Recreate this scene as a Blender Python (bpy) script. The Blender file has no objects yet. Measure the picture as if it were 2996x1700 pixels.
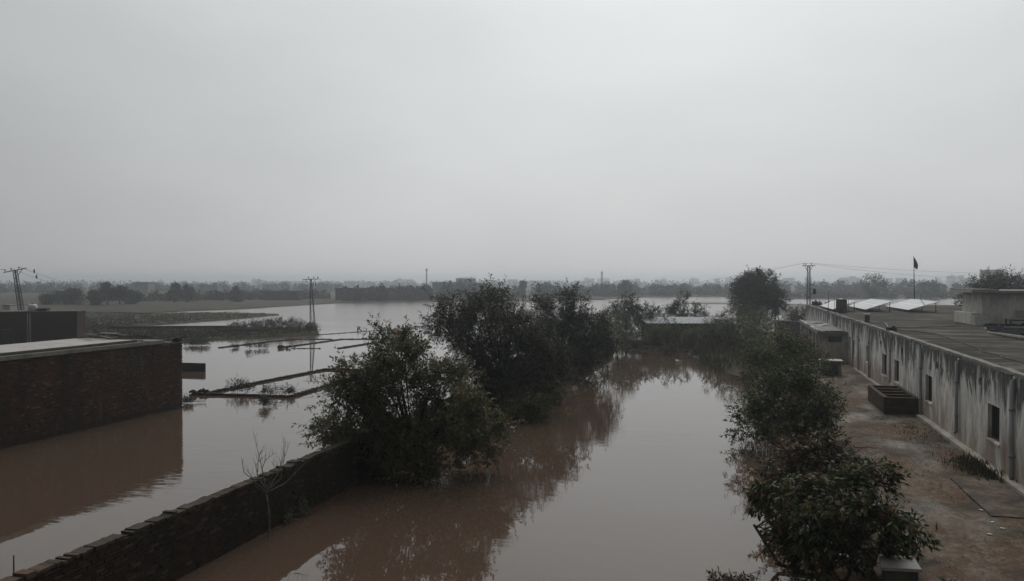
import bpy, bmesh, math, random
import numpy as np
from mathutils import Vector, Matrix
from mathutils.geometry import tessellate_polygon

SC = bpy.context.scene
COL = SC.collection
R = math.radians
# ------------------------------------------------------------------ camera
FPX, W0, H0 = 2400.0, 2996.0, 1700.0
YAW = math.atan(652 / FPX)            # structures run towards a vanishing point right of centre
PITCH = math.atan(28 / FPX)
CAM = np.array([0.0, 0.0, 7.0])
cam_d = bpy.data.cameras.new('camera')
cam_d.sensor_width = 36.0
cam_d.lens = 36.0 * FPX / W0
cam_d.clip_start = 0.1
cam_d.clip_end = 12000
cam_o = bpy.data.objects.new('camera', cam_d)
COL.objects.link(cam_o)
cam_o.location = CAM
cam_o.rotation_euler = (R(90) - PITCH, 0, YAW)
SC.camera = cam_o

# ------------------------------------------------------------------ sky and sun (thick overcast, sun ahead, high)
SUN_EL, SUN_AZ = R(48), R(-4)          # azimuth measured from +Y towards +X
world = bpy.data.worlds.new('World')
SC.world = world
world.use_nodes = True
nt = world.node_tree
nt.nodes.clear()
def wn(t, **k):
    n = nt.nodes.new(t)
    for a, b in k.items():
        setattr(n, a, b)
    return n
out = wn('ShaderNodeOutputWorld')
bg = wn('ShaderNodeBackground')
bg.inputs['Strength'].default_value = 0.1
sky = wn('ShaderNodeTexSky', sky_type='NISHITA', sun_disc=False)
sky.sun_elevation = SUN_EL
sky.sun_rotation = SUN_AZ
sky.air_density = 1.0
sky.dust_density = 6.0
hsv = wn('ShaderNodeHueSaturation')
hsv.inputs['Saturation'].default_value = 0.25
nt.links.new(sky.outputs[0], hsv.inputs['Color'])
tc = wn('ShaderNodeTexCoord')
dot = wn('ShaderNodeVectorMath', operation='DOT_PRODUCT')
dot.inputs[1].default_value = (math.sin(SUN_AZ) * math.cos(SUN_EL), math.cos(SUN_AZ) * math.cos(SUN_EL), math.sin(SUN_EL))
nt.links.new(tc.outputs['Generated'], dot.inputs[0])
def wmath(op, a, b, clamp=False):
    n = wn('ShaderNodeMath', operation=op)
    n.use_clamp = clamp
    for i, v in enumerate((a, b)):
        if isinstance(v, (int, float)):
            n.inputs[i].default_value = v
        else:
            nt.links.new(v, n.inputs[i])
    return n.outputs[0]
# cloud brightness: dim away from the hidden sun, brighter towards it
noi = wn('ShaderNodeTexNoise')
noi.inputs['Scale'].default_value = 2.2
noi.inputs['Detail'].default_value = 4
mp = wn('ShaderNodeMapping')
mp.inputs['Scale'].default_value = (1, 1, 2.6)
nt.links.new(tc.outputs['Generated'], mp.inputs[0])
nt.links.new(mp.outputs[0], noi.inputs['Vector'])
cl = wmath('MULTIPLY', wmath('SUBTRACT', noi.outputs[0], 0.5), 0.18)
d1 = wmath('DIVIDE', wmath('ADD', wmath('ADD', dot.outputs['Value'], cl), 0.10), 1.1, True)
lum = wmath('ADD', wmath('MULTIPLY', wmath('POWER', d1, 2.15), 8.1), 1.36)
sepz = wn('ShaderNodeSeparateXYZ')
nt.links.new(tc.outputs['Generated'], sepz.inputs[0])
veil = wmath('POWER', wmath('SUBTRACT', 1.0, wmath('ABSOLUTE', sepz.outputs[2], 0.0), True), 9.0)
lum = wmath('MULTIPLY', lum, wmath('ADD', wmath('MULTIPLY', veil, 0.27), 0.978))
comb = wn('ShaderNodeCombineColor')
nt.links.new(wmath('MULTIPLY', lum, wmath('ADD', wmath('MULTIPLY', veil, 0.055), 0.960)), comb.inputs[0])
nt.links.new(lum, comb.inputs[1])
nt.links.new(wmath('MULTIPLY', lum, 1.012), comb.inputs[2])
mix = wn('ShaderNodeMixRGB')
mix.inputs[0].default_value = 0.90
nt.links.new(hsv.outputs[0], mix.inputs[1])
nt.links.new(comb.outputs[0], mix.inputs[2])
nt.links.new(mix.outputs[0], bg.inputs['Color'])
nt.links.new(bg.outputs[0], out.inputs['Surface'])

sun_d = bpy.data.lights.new('sun', 'SUN')
sun_d.energy = 1.1
sun_d.angle = R(40)
sun_d.color = (1.0, 0.97, 0.92)
sun_o = bpy.data.objects.new('sun', sun_d)
COL.objects.link(sun_o)
sun_o.location = (0, 40, 60)
sdir = Vector((math.sin(SUN_AZ) * math.cos(SUN_EL), math.cos(SUN_AZ) * math.cos(SUN_EL), math.sin(SUN_EL)))
sun_o.rotation_euler = (-sdir).to_track_quat('-Z', 'Y').to_euler()

SC.view_settings.view_transform = 'Standard'
SC.view_settings.look = 'None'
SC.view_settings.exposure = 0.0
SC.view_settings.gamma = 1.0
SC.view_settings.use_curve_mapping = False
SC.render.engine = 'CYCLES'
SC.cycles.max_bounces = 5
SC.cycles.diffuse_bounces = 2
SC.cycles.glossy_bounces = 3
SC.cycles.volume_bounces = 2
SC.cycles.use_denoising = True
SC.cycles.caustics_reflective = False
SC.cycles.caustics_refractive = False

# ------------------------------------------------------------------ photo pixel -> place (distance from what the thing touches)
_F = np.array([-math.sin(YAW) * math.cos(PITCH), math.cos(YAW) * math.cos(PITCH), -math.sin(PITCH)])
_U = np.array([-math.sin(YAW) * math.sin(PITCH), math.cos(YAW) * math.sin(PITCH), math.cos(PITCH)])
_R = np.array([math.cos(YAW), math.sin(YAW), 0.0])
def ray(px, py):
    return _F + _R * ((px - W0 / 2) / FPX) + _U * ((H0 / 2 - py) / FPX)
def onz(px, py, z=0.0):
    d = ray(px, py); return CAM + d * ((z - CAM[2]) / d[2])
def onx(px, py, x):
    d = ray(px, py); return CAM + d * (x / d[0])
def atd(px, py, zc):
    return CAM + ray(px, py) * zc
def gnd(px, zc, z=0.0):
    """place at depth zc along pixel column px, height z"""
    p = CAM + ray(px, 822) * zc
    return np.array([p[0], p[1], z])

# ------------------------------------------------------------------ materials
MATS = {}
class MatB:
    def __init__(s, name):
        s.m = bpy.data.materials.new(name); s.m.use_nodes = True
        s.t = s.m.node_tree; s.b = s.t.nodes['Principled BSDF']; s.o = s.t.nodes['Material Output']
        MATS[name] = s.m
        s.geo = s.t.nodes.new('ShaderNodeNewGeometry')
    def pos(s, scale=(1, 1, 1)):
        m = s.t.nodes.new('ShaderNodeMapping'); m.inputs['Scale'].default_value = scale
        s.t.links.new(s.geo.outputs['Position'], m.inputs[0]); return m.outputs[0]
    def noise(s, scale, detail=4, stretch=(1, 1, 1), rough=0.55, dist=0.0):
        n = s.t.nodes.new('ShaderNodeTexNoise')
        n.inputs['Scale'].default_value = scale; n.inputs['Detail'].default_value = detail
        n.inputs['Roughness'].default_value = rough; n.inputs['Distortion'].default_value = dist
        s.t.links.new(s.pos(stretch), n.inputs['Vector']); return n.outputs[0]
    def ramp(s, f, stops):
        n = s.t.nodes.new('ShaderNodeValToRGB'); e = n.color_ramp.elements
        while len(e) < len(stops): e.new(0.5)
        for el, (p, c) in zip(e, stops):
            el.position = p
            el.color = tuple(c) + (1,) if not isinstance(c, (int, float)) else (c, c, c, 1)
        s.t.links.new(f, n.inputs[0]); return n.outputs[0]
    def mix(s, f, a, b, mode='MIX'):
        n = s.t.nodes.new('ShaderNodeMixRGB'); n.blend_type = mode
        for i, v in ((0, f), (1, a), (2, b)):
            if isinstance(v, (int, float)): n.inputs[i].default_value = v if i == 0 else (v, v, v, 1)
            elif isinstance(v, tuple): n.inputs[i].default_value = v + (1,)
            else: s.t.links.new(v, n.inputs[i])
        return n.outputs[0]
    def math(s, op, a, b=0.0, clamp=False):
        n = s.t.nodes.new('ShaderNodeMath'); n.operation = op; n.use_clamp = clamp
        for i, v in ((0, a), (1, b)):
            if isinstance(v, (int, float)): n.inputs[i].default_value = v
            else: s.t.links.new(v, n.inputs[i])
        return n.outputs[0]
    def attr(s, name='tint'):
        n = s.t.nodes.new('ShaderNodeAttribute'); n.attribute_name = name; return n.outputs['Fac']
    def sep(s):
        n = s.t.nodes.new('ShaderNodeSeparateXYZ'); s.t.links.new(s.geo.outputs['Position'], n.inputs[0]); return n.outputs
    def col(s, c):
        if isinstance(c, tuple): s.b.inputs['Base Color'].default_value = c + (1,)
        else: s.t.links.new(c, s.b.inputs['Base Color'])
        return s
    def set(s, rough=0.8, spec=0.3, metal=0.0):
        if isinstance(rough, (int, float)): s.b.inputs['Roughness'].default_value = rough
        else: s.t.links.new(rough, s.b.inputs['Roughness'])
        s.b.inputs['Specular IOR Level'].default_value = spec
        s.b.inputs['Metallic'].default_value = metal; return s
    def bump(s, h, strength=0.4, dist=0.02):
        n = s.t.nodes.new('ShaderNodeBump'); n.inputs['Strength'].default_value = strength
        n.inputs['Distance'].default_value = dist
        s.t.links.new(h, n.inputs['Height']); s.t.links.new(n.outputs[0], s.b.inputs['Normal']); return s

# muddy flood water
m = MatB('water')
m.col(m.mix(m.noise(0.03, 2), (0.088, 0.057, 0.040), (0.076, 0.052, 0.038)))
lake = m.ramp(m.math('DIVIDE', m.math('ADD', m.sep()[1], m.math('MULTIPLY', m.noise(0.02, 3, (0.6, 1.8, 1)), 60.0)), 260.0), [(0.32, 0.0), (0.62, 1.0)])
m.set(m.math('ADD', m.math('MULTIPLY', lake, 0.20), 0.018), 0.5)
m.b.inputs['IOR'].default_value = 1.42
mask = m.ramp(m.noise(0.06, 2, (1, 1.6, 1)), [(0.44, 0.10), (0.62, 1.0)])
rip = m.math('MULTIPLY', m.math('ADD', m.noise(1.5, 3, (0.5, 1.6, 1)), m.math('MULTIPLY', m.noise(0.35, 2, (0.6, 1.4, 1)), 1.0)), m.math('MULTIPLY', mask, m.math('SUBTRACT', 1.0, m.ramp(m.math('DIVIDE', m.sep()[1], 100.0), [(0.35, 0.0), (0.8, 1.0)]))))
m.bump(rip, 0.12, 0.08)

# brown trodden earth with straw and green patches
m = MatB('earth')
n1, n2, n3 = m.noise(1.1, 7, (1, 0.7, 1), rough=0.7), m.noise(6.0, 7, (1, 0.6, 1), 0.75), m.noise(0.33, 4)
c = m.ramp(n2, [(0.30, (0.032, 0.024, 0.017)), (0.46, (0.095, 0.066, 0.042)), (0.58, (0.17, 0.122, 0.08)), (0.72, (0.26, 0.20, 0.14))])
c = m.mix(m.ramp(n1, [(0.48, 0.0), (0.60, 0.8)]), c, (0.095, 0.05, 0.032))
c = m.mix(m.ramp(m.noise(0.5, 6, (1, 0.5, 1), 0.7), [(0.53, 0.0), (0.66, 0.6)]), c, (0.19, 0.155, 0.115))
c = m.mix(m.ramp(n3, [(0.50, 0.0), (0.62, 0.8)]), c, (0.034, 0.033, 0.020))
c = m.mix(m.ramp(m.noise(22, 4), [(0.56, 0.0), (0.64, 0.8)]), c, (0.036, 0.024, 0.017))
z = m.sep()[2]
c = m.mix(m.math('SUBTRACT', 1.0, m.math('MULTIPLY', z, 3.2, True), True), c, (0.030, 0.023, 0.016))
m.col(c).set(m.ramp(m.noise(0.6, 5, (1, 0.5, 1)), [(0.50, 0.9), (0.66, 0.45)]), 0.25).bump(m.math('ADD', n2, m.noise(18, 5)), 0.8, 0.06)

m = MatB('field')
n1, n2 = m.noise(0.12, 5, (1, 2.2, 1)), m.noise(1.3, 5)
c = m.ramp(n1, [(0.36, (0.022, 0.021, 0.012)), (0.5, (0.05, 0.043, 0.025)), (0.64, (0.085, 0.066, 0.042))])
c = m.mix(0.5, c, m.ramp(n2, [(0.3, (0.014, 0.014, 0.008)), (0.7, (0.055, 0.046, 0.028))]))
m.col(c).set(0.9, 0.15).bump(n2, 0.8, 0.2)

m = MatB('mud'); n1 = m.noise(1.5, 6)
m.col(m.ramp(n1, [(0.3, (0.028, 0.024, 0.016)), (0.7, (0.075, 0.06, 0.04))])).set(0.6, 0.4).bump(n1, 0.6, 0.1)

def brick_mat(name, stops, moss, mossamt):
    m = MatB(name)
    c = m.ramp(m.attr(), stops)
    c = m.mix(m.ramp(m.noise(9, 5), [(0.35, 0.0), (0.7, 0.6)]), c, (0.045, 0.03, 0.024))
    c = m.mix(m.ramp(m.noise(0.55, 5, (1, 1, 0.45), 0.65), [(0.48, 0.0), (0.66, mossamt)]), c, moss)
    if name == 'brick_house':
        c = m.mix(m.ramp(m.noise(0.9, 6, (1, 1, 0.25), 0.7), [(0.57, 0.0), (0.70, 0.55)]), c, (0.10, 0.098, 0.092))
        c = m.mix(m.ramp(m.math('ADD', m.sep()[2], m.math('MULTIPLY', m.noise(1.2, 4), 0.5)), [(0.42, 0.7), (0.62, 0.0)]), c, (0.030, 0.029, 0.024))
    m.col(c).set(0.9, 0.2).bump(m.noise(60, 4), 0.5, 0.006)
brick_mat('brick_wall', [(0.0, (0.010, 0.009, 0.007)), (0.45, (0.020, 0.016, 0.012)), (0.8, (0.038, 0.026, 0.019)), (0.95, (0.06, 0.036, 0.024)), (1.0, (0.085, 0.08, 0.07))], (0.012, 0.013, 0.009), 0.9)
brick_mat('brick_house', [(0.0, (0.018, 0.012, 0.010)), (0.4, (0.060, 0.032, 0.022)), (0.75, (0.092, 0.047, 0.032)), (0.93, (0.125, 0.066, 0.044)), (1.0, (0.17, 0.15, 0.13))], (0.027, 0.024, 0.021), 0.85)
brick_mat('coping', [(0.0, (0.035, 0.033, 0.026)), (0.5, (0.055, 0.048, 0.038)), (0.8, (0.075, 0.058, 0.042)), (0.93, (0.115, 0.065, 0.04)), (1.0, (0.13, 0.12, 0.105))], (0.022, 0.023, 0.016), 0.75)
m = MatB('mortar'); m.col(m.ramp(m.noise(3, 5), [(0.3, (0.022, 0.02, 0.017)), (0.7, (0.06, 0.052, 0.043))])).set(0.95, 0.1)

def far_brick(name, a, b, mo):
    m = MatB(name)
    n = m.t.nodes.new('ShaderNodeTexBrick'); n.inputs['Scale'].default_value = 4.0
    n.inputs['Color1'].default_value = a + (1,); n.inputs['Color2'].default_value = b + (1,); n.inputs['Mortar'].default_value = mo + (1,)
    x = m.sep(); cb = m.t.nodes.new('ShaderNodeCombineXYZ')
    m.t.links.new(m.math('ADD', x[0], x[1]), cb.inputs[0]); m.t.links.new(x[2], cb.inputs[1])
    m.t.links.new(cb.outputs[0], n.inputs['Vector'])
    c = m.mix(m.ramp(m.noise(0.9, 5, (1, 1, 0.5)), [(0.4, 0.0), (0.7, 0.8)]), n.outputs['Color'], (0.04, 0.028, 0.022))
    m.col(c).set(0.9, 0.15).bump(m.noise(6, 4), 0.5, 0.03)
far_brick('brick_far', (0.065, 0.03, 0.022), (0.045, 0.022, 0.017), (0.05, 0.038, 0.032))

# weathered limewash: rain streaks, black mould under the eaves line, rust-red splash at the foot
def plaster(name, base, z0, z1, dirty=1.0):
    m = MatB(name)
    st = m.noise(1.15, 8, (1, 1, 0.34), 0.72, 0.7)
    st2 = m.noise(6.5, 4, (1, 1, 0.07))
    bl = m.noise(0.55, 7, (1, 1, 0.8), 0.65)
    patch = m.ramp(m.noise(0.5, 4, (1, 1, 0.5)), [(0.48, 0.0), (0.60, 1.0)])
    h = m.math('DIVIDE', m.math('SUBTRACT', m.sep()[2], z0), z1 - z0, True)
    c = m.mix(m.ramp(bl, [(0.38, 0.0), (0.66, 0.75)]), base, tuple(v * 0.55 for v in base))
    c = m.mix(m.ramp(m.noise(3.0, 6), [(0.5, 0.0), (0.72, 0.35)]), c, tuple(v * 0.5 for v in base))
    c = m.mix(m.math('MULTIPLY', m.math('MULTIPLY', m.ramp(st2, [(0.48, 0.0), (0.68, 0.75)]), patch), dirty), c, (0.09, 0.09, 0.086))
    top = m.math('ADD', st, m.math('MULTIPLY', m.math('SUBTRACT', h, 0.62), 0.42))
    c = m.mix(m.math('MULTIPLY', m.ramp(top, [(0.49, 0.0), (0.61, 0.95)]), dirty), c, (0.05, 0.051, 0.048))
    edge = m.math('ADD', m.noise(9, 5, (1, 1, 0.6), 0.7), m.math('MULTIPLY', m.math('SUBTRACT', h, 0.97), 4.0))
    c = m.mix(m.ramp(edge, [(0.50, 0.0), (0.56, 0.8)]), c, tuple(v * 0.85 for v in base))
    low = m.math('ADD', m.noise(0.9, 6, (1, 1, 0.4), 0.65), m.math('MULTIPLY', m.math('SUBTRACT', 0.40, h), 0.50))
    c = m.mix(m.math('MULTIPLY', m.ramp(low, [(0.47, 0.0), (0.66, 0.7)]), dirty), c, (0.20, 0.125, 0.075))
    m.col(c).set(0.9, 0.15).bump(m.math('ADD', m.noise(12, 5), bl), 0.35, 0.02)
plaster('limewash', (0.74, 0.73, 0.70), 0.4, 4.0)
plaster('limewash_room', (0.70, 0.69, 0.64), 4.0, 6.6, 0.35)
plaster('cement_render', (0.50, 0.49, 0.44), 0.0, 3.0, 0.6)
m = MatB('roof_top')
n1, n2 = m.noise(0.30, 8, (0.5, 1.2, 1), 0.75), m.noise(0.95, 8, (0.4, 1.0, 1), 0.75)
c = m.ramp(n2, [(0.34, (0.014, 0.013, 0.011)), (0.46, (0.040, 0.036, 0.030)), (0.54, (0.085, 0.077, 0.064)), (0.64, (0.20, 0.185, 0.155))])
c = m.mix(m.ramp(n1, [(0.46, 0.0), (0.60, 0.85)]), c, (0.024, 0.022, 0.018))
c = m.mix(m.ramp(m.noise(0.7, 5, (0.5, 1.5, 1)), [(0.58, 0.0), (0.70, 0.6)]), c, (0.085, 0.055, 0.036))
m.col(c).set(0.9, 0.08).bump(n2, 0.9, 0.06)
m = MatB('concrete'); n1 = m.noise(2.2, 6)
m.col(m.ramp(n1, [(0.3, (0.13, 0.125, 0.11)), (0.7, (0.25, 0.24, 0.215))])).set(0.85, 0.25).bump(m.noise(25, 4), 0.4, 0.01)
m = MatB('pale_slab'); n1 = m.noise(1.6, 6)
m.col(m.ramp(n1, [(0.3, (0.26, 0.25, 0.235)), (0.7, (0.40, 0.385, 0.36))])).set(0.65, 0.4).bump(m.noise(20, 4), 0.3, 0.01)
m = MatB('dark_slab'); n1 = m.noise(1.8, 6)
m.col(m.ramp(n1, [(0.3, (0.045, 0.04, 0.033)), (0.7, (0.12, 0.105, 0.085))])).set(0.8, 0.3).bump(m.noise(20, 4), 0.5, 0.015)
m = MatB('apron'); n1 = m.noise(1.1, 7, rough=0.7)
c = m.ramp(n1, [(0.38, (0.026, 0.021, 0.016)), (0.5, (0.07, 0.054, 0.039)), (0.62, (0.14, 0.11, 0.08))])
m.col(m.mix(m.ramp(m.noise(5, 6), [(0.5, 0.0), (0.65, 0.7)]), c, (0.04, 0.033, 0.024))).set(0.85, 0.2).bump(m.noise(14, 5), 0.5, 0.02)
m = MatB('trough_brick'); n1 = m.noise(2.5, 6)
m.col(m.ramp(n1, [(0.3, (0.028, 0.018, 0.014)), (0.7, (0.075, 0.047, 0.034))])).set(0.85, 0.2).bump(m.noise(25, 4), 0.5, 0.015)
m = MatB('tin_roof'); n1 = m.noise(1.5, 5, (1, 0.4, 1))
m.col(m.ramp(n1, [(0.3, (0.09, 0.105, 0.125)), (0.7, (0.20, 0.225, 0.26))])).set(0.6, 0.4, 0.0)
m = MatB('pvc_grey'); n1 = m.noise(3, 4, (1, 1, 0.3)); m.col(m.ramp(n1, [(0.3, (0.16, 0.165, 0.17)), (0.7, (0.30, 0.305, 0.31))])).set(0.6, 0.4)
m = MatB('steel'); m.col((0.035, 0.037, 0.038)).set(0.6, 0.4, 0.3)
m = MatB('ceramic'); m.col((0.05, 0.045, 0.042)).set(0.3, 0.5)
m = MatB('dark_void'); m.col((0.012, 0.012, 0.012)).set(0.5, 0.4)
m = MatB('window_wood'); m.col(m.ramp(m.noise(5, 4, (1, 1, 0.2)), [(0.3, (0.018, 0.016, 0.014)), (0.7, (0.05, 0.042, 0.034))])).set(0.7, 0.3)
m = MatB('solar_glass'); m.col((0.05, 0.055, 0.07)).set(0.10, 0.9)
m.b.inputs['Coat Weight'].default_value = 0.7
m = MatB('alu'); m.col((0.5, 0.51, 0.52)).set(0.4, 0.5, 0.8)
m = MatB('tank_brown'); m.col(m.ramp(m.noise(3, 4), [(0.3, (0.05, 0.042, 0.034)), (0.7, (0.085, 0.07, 0.055))])).set(0.7, 0.3)
m = MatB('white_plastic'); m.col(m.ramp(m.noise(4, 4), [(0.3, (0.4, 0.4, 0.38)), (0.7, (0.62, 0.62, 0.6))])).set(0.5, 0.4)
m = MatB('flag_cloth'); m.col((0.022, 0.045, 0.03)).set(0.85, 0.1)
m = MatB('bark'); n1 = m.noise(9, 5, (1, 1, 0.25))
m.col(m.ramp(n1, [(0.3, (0.018, 0.014, 0.011)), (0.7, (0.06, 0.048, 0.037))])).set(0.9, 0.15).bump(n1, 0.6, 0.02)
m = MatB('pale_twig'); m.col(m.ramp(m.noise(9, 4), [(0.3, (0.08, 0.07, 0.06)), (0.7, (0.19, 0.17, 0.15))])).set(0.9, 0.15)
m = MatB('rubber'); m.col((0.02, 0.02, 0.02)).set(0.6, 0.3)
m = MatB('matte_black'); m.col((0.010, 0.010, 0.011)).set(0.95, 0.03)
m = MatB('mortar_pale'); m.col(m.ramp(m.noise(3, 5), [(0.3, (0.06, 0.052, 0.044)), (0.7, (0.14, 0.125, 0.108))])).set(0.95, 0.1)
m = MatB('straw'); m.col(m.ramp(m.attr(), [(0.0, (0.04, 0.045, 0.02)), (0.5, (0.09, 0.07, 0.04)), (1.0, (0.23, 0.18, 0.12))])).set(0.9, 0.1)
def leaf_mat(name, stops, rough=0.5, trans=0.22):
    m = MatB(name)
    c = m.ramp(m.attr(), stops)
    m.col(c).set(rough, 0.16)
    tr = m.t.nodes.new('ShaderNodeBsdfTranslucent'); m.t.links.new(c, tr.inputs['Color'])
    ms = m.t.nodes.new('ShaderNodeMixShader'); ms.inputs[0].default_value = trans
    m.t.links.new(m.b.outputs[0], ms.inputs[1]); m.t.links.new(tr.outputs[0], ms.inputs[2]); m.t.links.new(ms.outputs[0], m.o.inputs['Surface'])
leaf_mat('leaf', [(0.0, (0.016, 0.025, 0.010)), (0.45, (0.068, 0.088, 0.030)), (0.72, (0.135, 0.138, 0.055)), (0.86, (0.14, 0.082, 0.040)), (1.0, (0.21, 0.14, 0.09))])
leaf_mat('leaf_dark', [(0.0, (0.015, 0.020, 0.010)), (0.6, (0.046, 0.054, 0.025)), (0.88, (0.095, 0.088, 0.042)), (1.0, (0.075, 0.05, 0.03))])
leaf_mat('leaf_red', [(0.0, (0.018, 0.022, 0.011)), (0.4, (0.045, 0.042, 0.02)), (0.7, (0.10, 0.062, 0.032)), (1.0, (0.20, 0.13, 0.085))])
leaf_mat('leaf_far', [(0.0, (0.015, 0.02, 0.011)), (0.6, (0.032, 0.038, 0.02)), (1.0, (0.06, 0.06, 0.032))], 0.8)
leaf_mat('leaf_pale', [(0.0, (0.06, 0.07, 0.045)), (1.0, (0.16, 0.165, 0.12))])
for nm, cc in (('town_cream', (0.36, 0.33, 0.29)), ('town_grey', (0.24, 0.235, 0.225)), ('town_brick', (0.17, 0.11, 0.085)), ('town_white', (0.46, 0.45, 0.43)), ('shed_dark', (0.05, 0.045, 0.04))):
    m = MatB(nm); m.col(m.mix(m.ramp(m.noise(0.6, 5, (1, 1, 0.5)), [(0.4, 0.0), (0.7, 0.5)]), cc, tuple(v * 0.5 for v in cc))).set(0.9, 0.1)

# ------------------------------------------------------------------ mesh helpers
class MB:
    def __init__(s): s.v = []; s.f = []; s.t = []
    def add(s, vs, fs, tint=0.5):
        o = len(s.v); s.v += [tuple(map(float, p)) for p in vs]
        s.f += [tuple(i + o for i in f) for f in fs]; s.t += [tint] * len(fs); return s
    def box(s, x0, x1, y0, y1, z0, z1, tint=0.5):
        v = [(x0, y0, z0), (x1, y0, z0), (x1, y1, z0), (x0, y1, z0), (x0, y0, z1), (x1, y0, z1), (x1, y1, z1), (x0, y1, z1)]
        return s.add(v, BF, tint)
    def obox(s, c, ax, ay, az, tint=0.5):
        c, ax, ay, az = map(np.asarray, (c, ax, ay, az))
        v = [c + sx * ax + sy * ay + sz * az for sz in (-1, 1) for sx, sy in ((-1, -1), (1, -1), (1, 1), (-1, 1))]
        return s.add(v, BF, tint)
    def bar(s, a, b, w, h=None, tint=0.5):
        a, b = np.array(a, float), np.array(b, float); d = b - a; L = np.linalg.norm(d); d /= L
        up = np.array([0, 0, 1.0]) if abs(d[2]) < 0.9 else np.array([1.0, 0, 0])
        x = np.cross(d, up); x /= np.linalg.norm(x); y = np.cross(x, d); h = h or w
        return s.obox((a + b) / 2, x * w / 2, d * L / 2, y * h / 2, tint)
    def tube(s, pts, radii, n=6, tint=0.5, cap=True):
        pts = [np.array(p, float) for p in pts]
        if isinstance(radii, (int, float)): radii = [radii] * len(pts)
        vs, fs = [], []
        for i, p in enumerate(pts):
            d = pts[min(i + 1, len(pts) - 1)] - pts[max(i - 1, 0)]; d /= max(np.linalg.norm(d), 1e-9)
            up = np.array([0, 0, 1.0]) if abs(d[2]) < 0.9 else np.array([1.0, 0, 0])
            x = np.cross(d, up); x /= np.linalg.norm(x); y = np.cross(d, x)
            for k in range(n):
                a = 2 * math.pi * k / n; vs.append(p + radii[i] * (math.cos(a) * x + math.sin(a) * y))
        for i in range(len(pts) - 1):
            for k in range(n):
                fs.append((i * n + k, i * n + (k + 1) % n, (i + 1) * n + (k + 1) % n, (i + 1) * n + k))
        if cap: fs.append(tuple(range(n - 1, -1, -1))); fs.append(tuple((len(pts) - 1) * n + k for k in range(n)))
        return s.add(vs, fs, tint)
    def build(s, name, mat, parent=None, loc=None, smooth=False):
        """vertices are world coordinates; they are made relative to the parent's (or own) base"""
        me = bpy.data.meshes.new(name)
        o = np.array(loc if loc is not None else (BASE.get(parent.name, (0, 0, 0)) if parent else (0, 0, 0)), float)
        me.from_pydata([(p[0] - o[0], p[1] - o[1], p[2] - o[2]) for p in s.v], [], s.f)
        a = me.attributes.new('tint', 'FLOAT', 'FACE'); a.data.foreach_set('value', s.t)
        me.materials.append(MATS[mat])
        if smooth: me.polygons.foreach_set('use_smooth', [True] * len(me.polygons))
        me.update()
        ob = bpy.data.objects.new(name, me); COL.objects.link(ob)
        if parent: ob.parent = parent; BASE[ob.name] = BASE.get(parent.name, (0, 0, 0))
        else: ob.location = o; BASE[ob.name] = tuple(o)
        return ob
BF = [(3, 2, 1, 0), (4, 5, 6, 7), (0, 1, 5, 4), (1, 2, 6, 5), (2, 3, 7, 6), (3, 0, 4, 7)]
BASE = {}
def tag(o, label=None, cat=None, group=None, kind=None):
    if label: o['label'] = label
    if cat: o['category'] = cat
    if group: o['group'] = group
    if kind: o['kind'] = kind
    return o
def thing(name, label, cat, loc, group=None):
    o = bpy.data.objects.new(name, None); COL.objects.link(o)
    o.empty_display_size = 0.3; o.location = tuple(loc); BASE[o.name] = tuple(map(float, loc))
    return tag(o, label, cat, group)
def fast_quads(name, V, T, mat, parent=None, origin=(0, 0, 0)):
    """V: (N,4,3) quads, T: (N,) tint"""
    N = len(V); me = bpy.data.meshes.new(name)
    me.vertices.add(N * 4); me.loops.add(N * 4); me.polygons.add(N)
    co = (np.asarray(V, np.float32).reshape(-1, 3) - np.asarray(origin, np.float32)).ravel()
    me.vertices.foreach_set('co', co)
    me.loops.foreach_set('vertex_index', np.arange(N * 4, dtype=np.int32))
    me.polygons.foreach_set('loop_start', np.arange(0, N * 4, 4, dtype=np.int32))
    me.polygons.foreach_set('loop_total', np.full(N, 4, np.int32))
    a = me.attributes.new('tint', 'FLOAT', 'FACE'); a.data.foreach_set('value', np.asarray(T, np.float32))
    me.materials.append(MATS[mat]); me.update(); me.validate()
    ob = bpy.data.objects.new(name, me); COL.objects.link(ob)
    if parent: ob.parent = parent; BASE[ob.name] = BASE.get(parent.name, (0, 0, 0))
    else: ob.location = tuple(origin)
    return ob
def unit(a): return a / np.maximum(np.linalg.norm(a, axis=-1, keepdims=True), 1e-9)
def leaf_quads(c, d, rg, ln, wd, fold=0.25):
    """one folded lozenge per leaf"""
    n = len(c); d = unit(d)
    side = unit(np.cross(d, rg.normal(size=(n, 3)) * 0.55 + np.array([0, 0, 1.0])))
    nrm = np.cross(side, d)
    ln = np.asarray(ln).reshape(-1, 1); wd = np.asarray(wd).reshape(-1, 1)
    mid = c + d * ln * 0.45
    return np.stack([c, mid + side * wd / 2 + nrm * wd * fold, c + d * ln, mid - side * wd / 2 + nrm * wd * fold], 1)

def crown_points(rg, n, rx, ry, z0, z1, lobes=5, hollow=0.12, top=0.0):
    """clump centres inside an uneven rounded envelope"""
    u = unit(rg.normal(size=(n, 3)))
    k = unit(rg.normal(size=(lobes, 3)))
    amp = np.clip((u @ k.T), 0, 1) ** 3
    bulge = 0.68 + 0.48 * (amp * rg.uniform(0.4, 1.0, lobes)).max(1)
    r = rg.uniform(hollow, 1.0, n) ** 0.55 * bulge
    p = u * r[:, None]
    p[:, 2] = np.where(p[:, 2] < 0, p[:, 2] * 1.05, p[:, 2] * 1.1)
    cz, hz = (z0 + z1) / 2, (z1 - z0) / 2
    return np.stack([p[:, 0] * rx, p[:, 1] * ry, cz + p[:, 2] * hz], 1)

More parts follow.
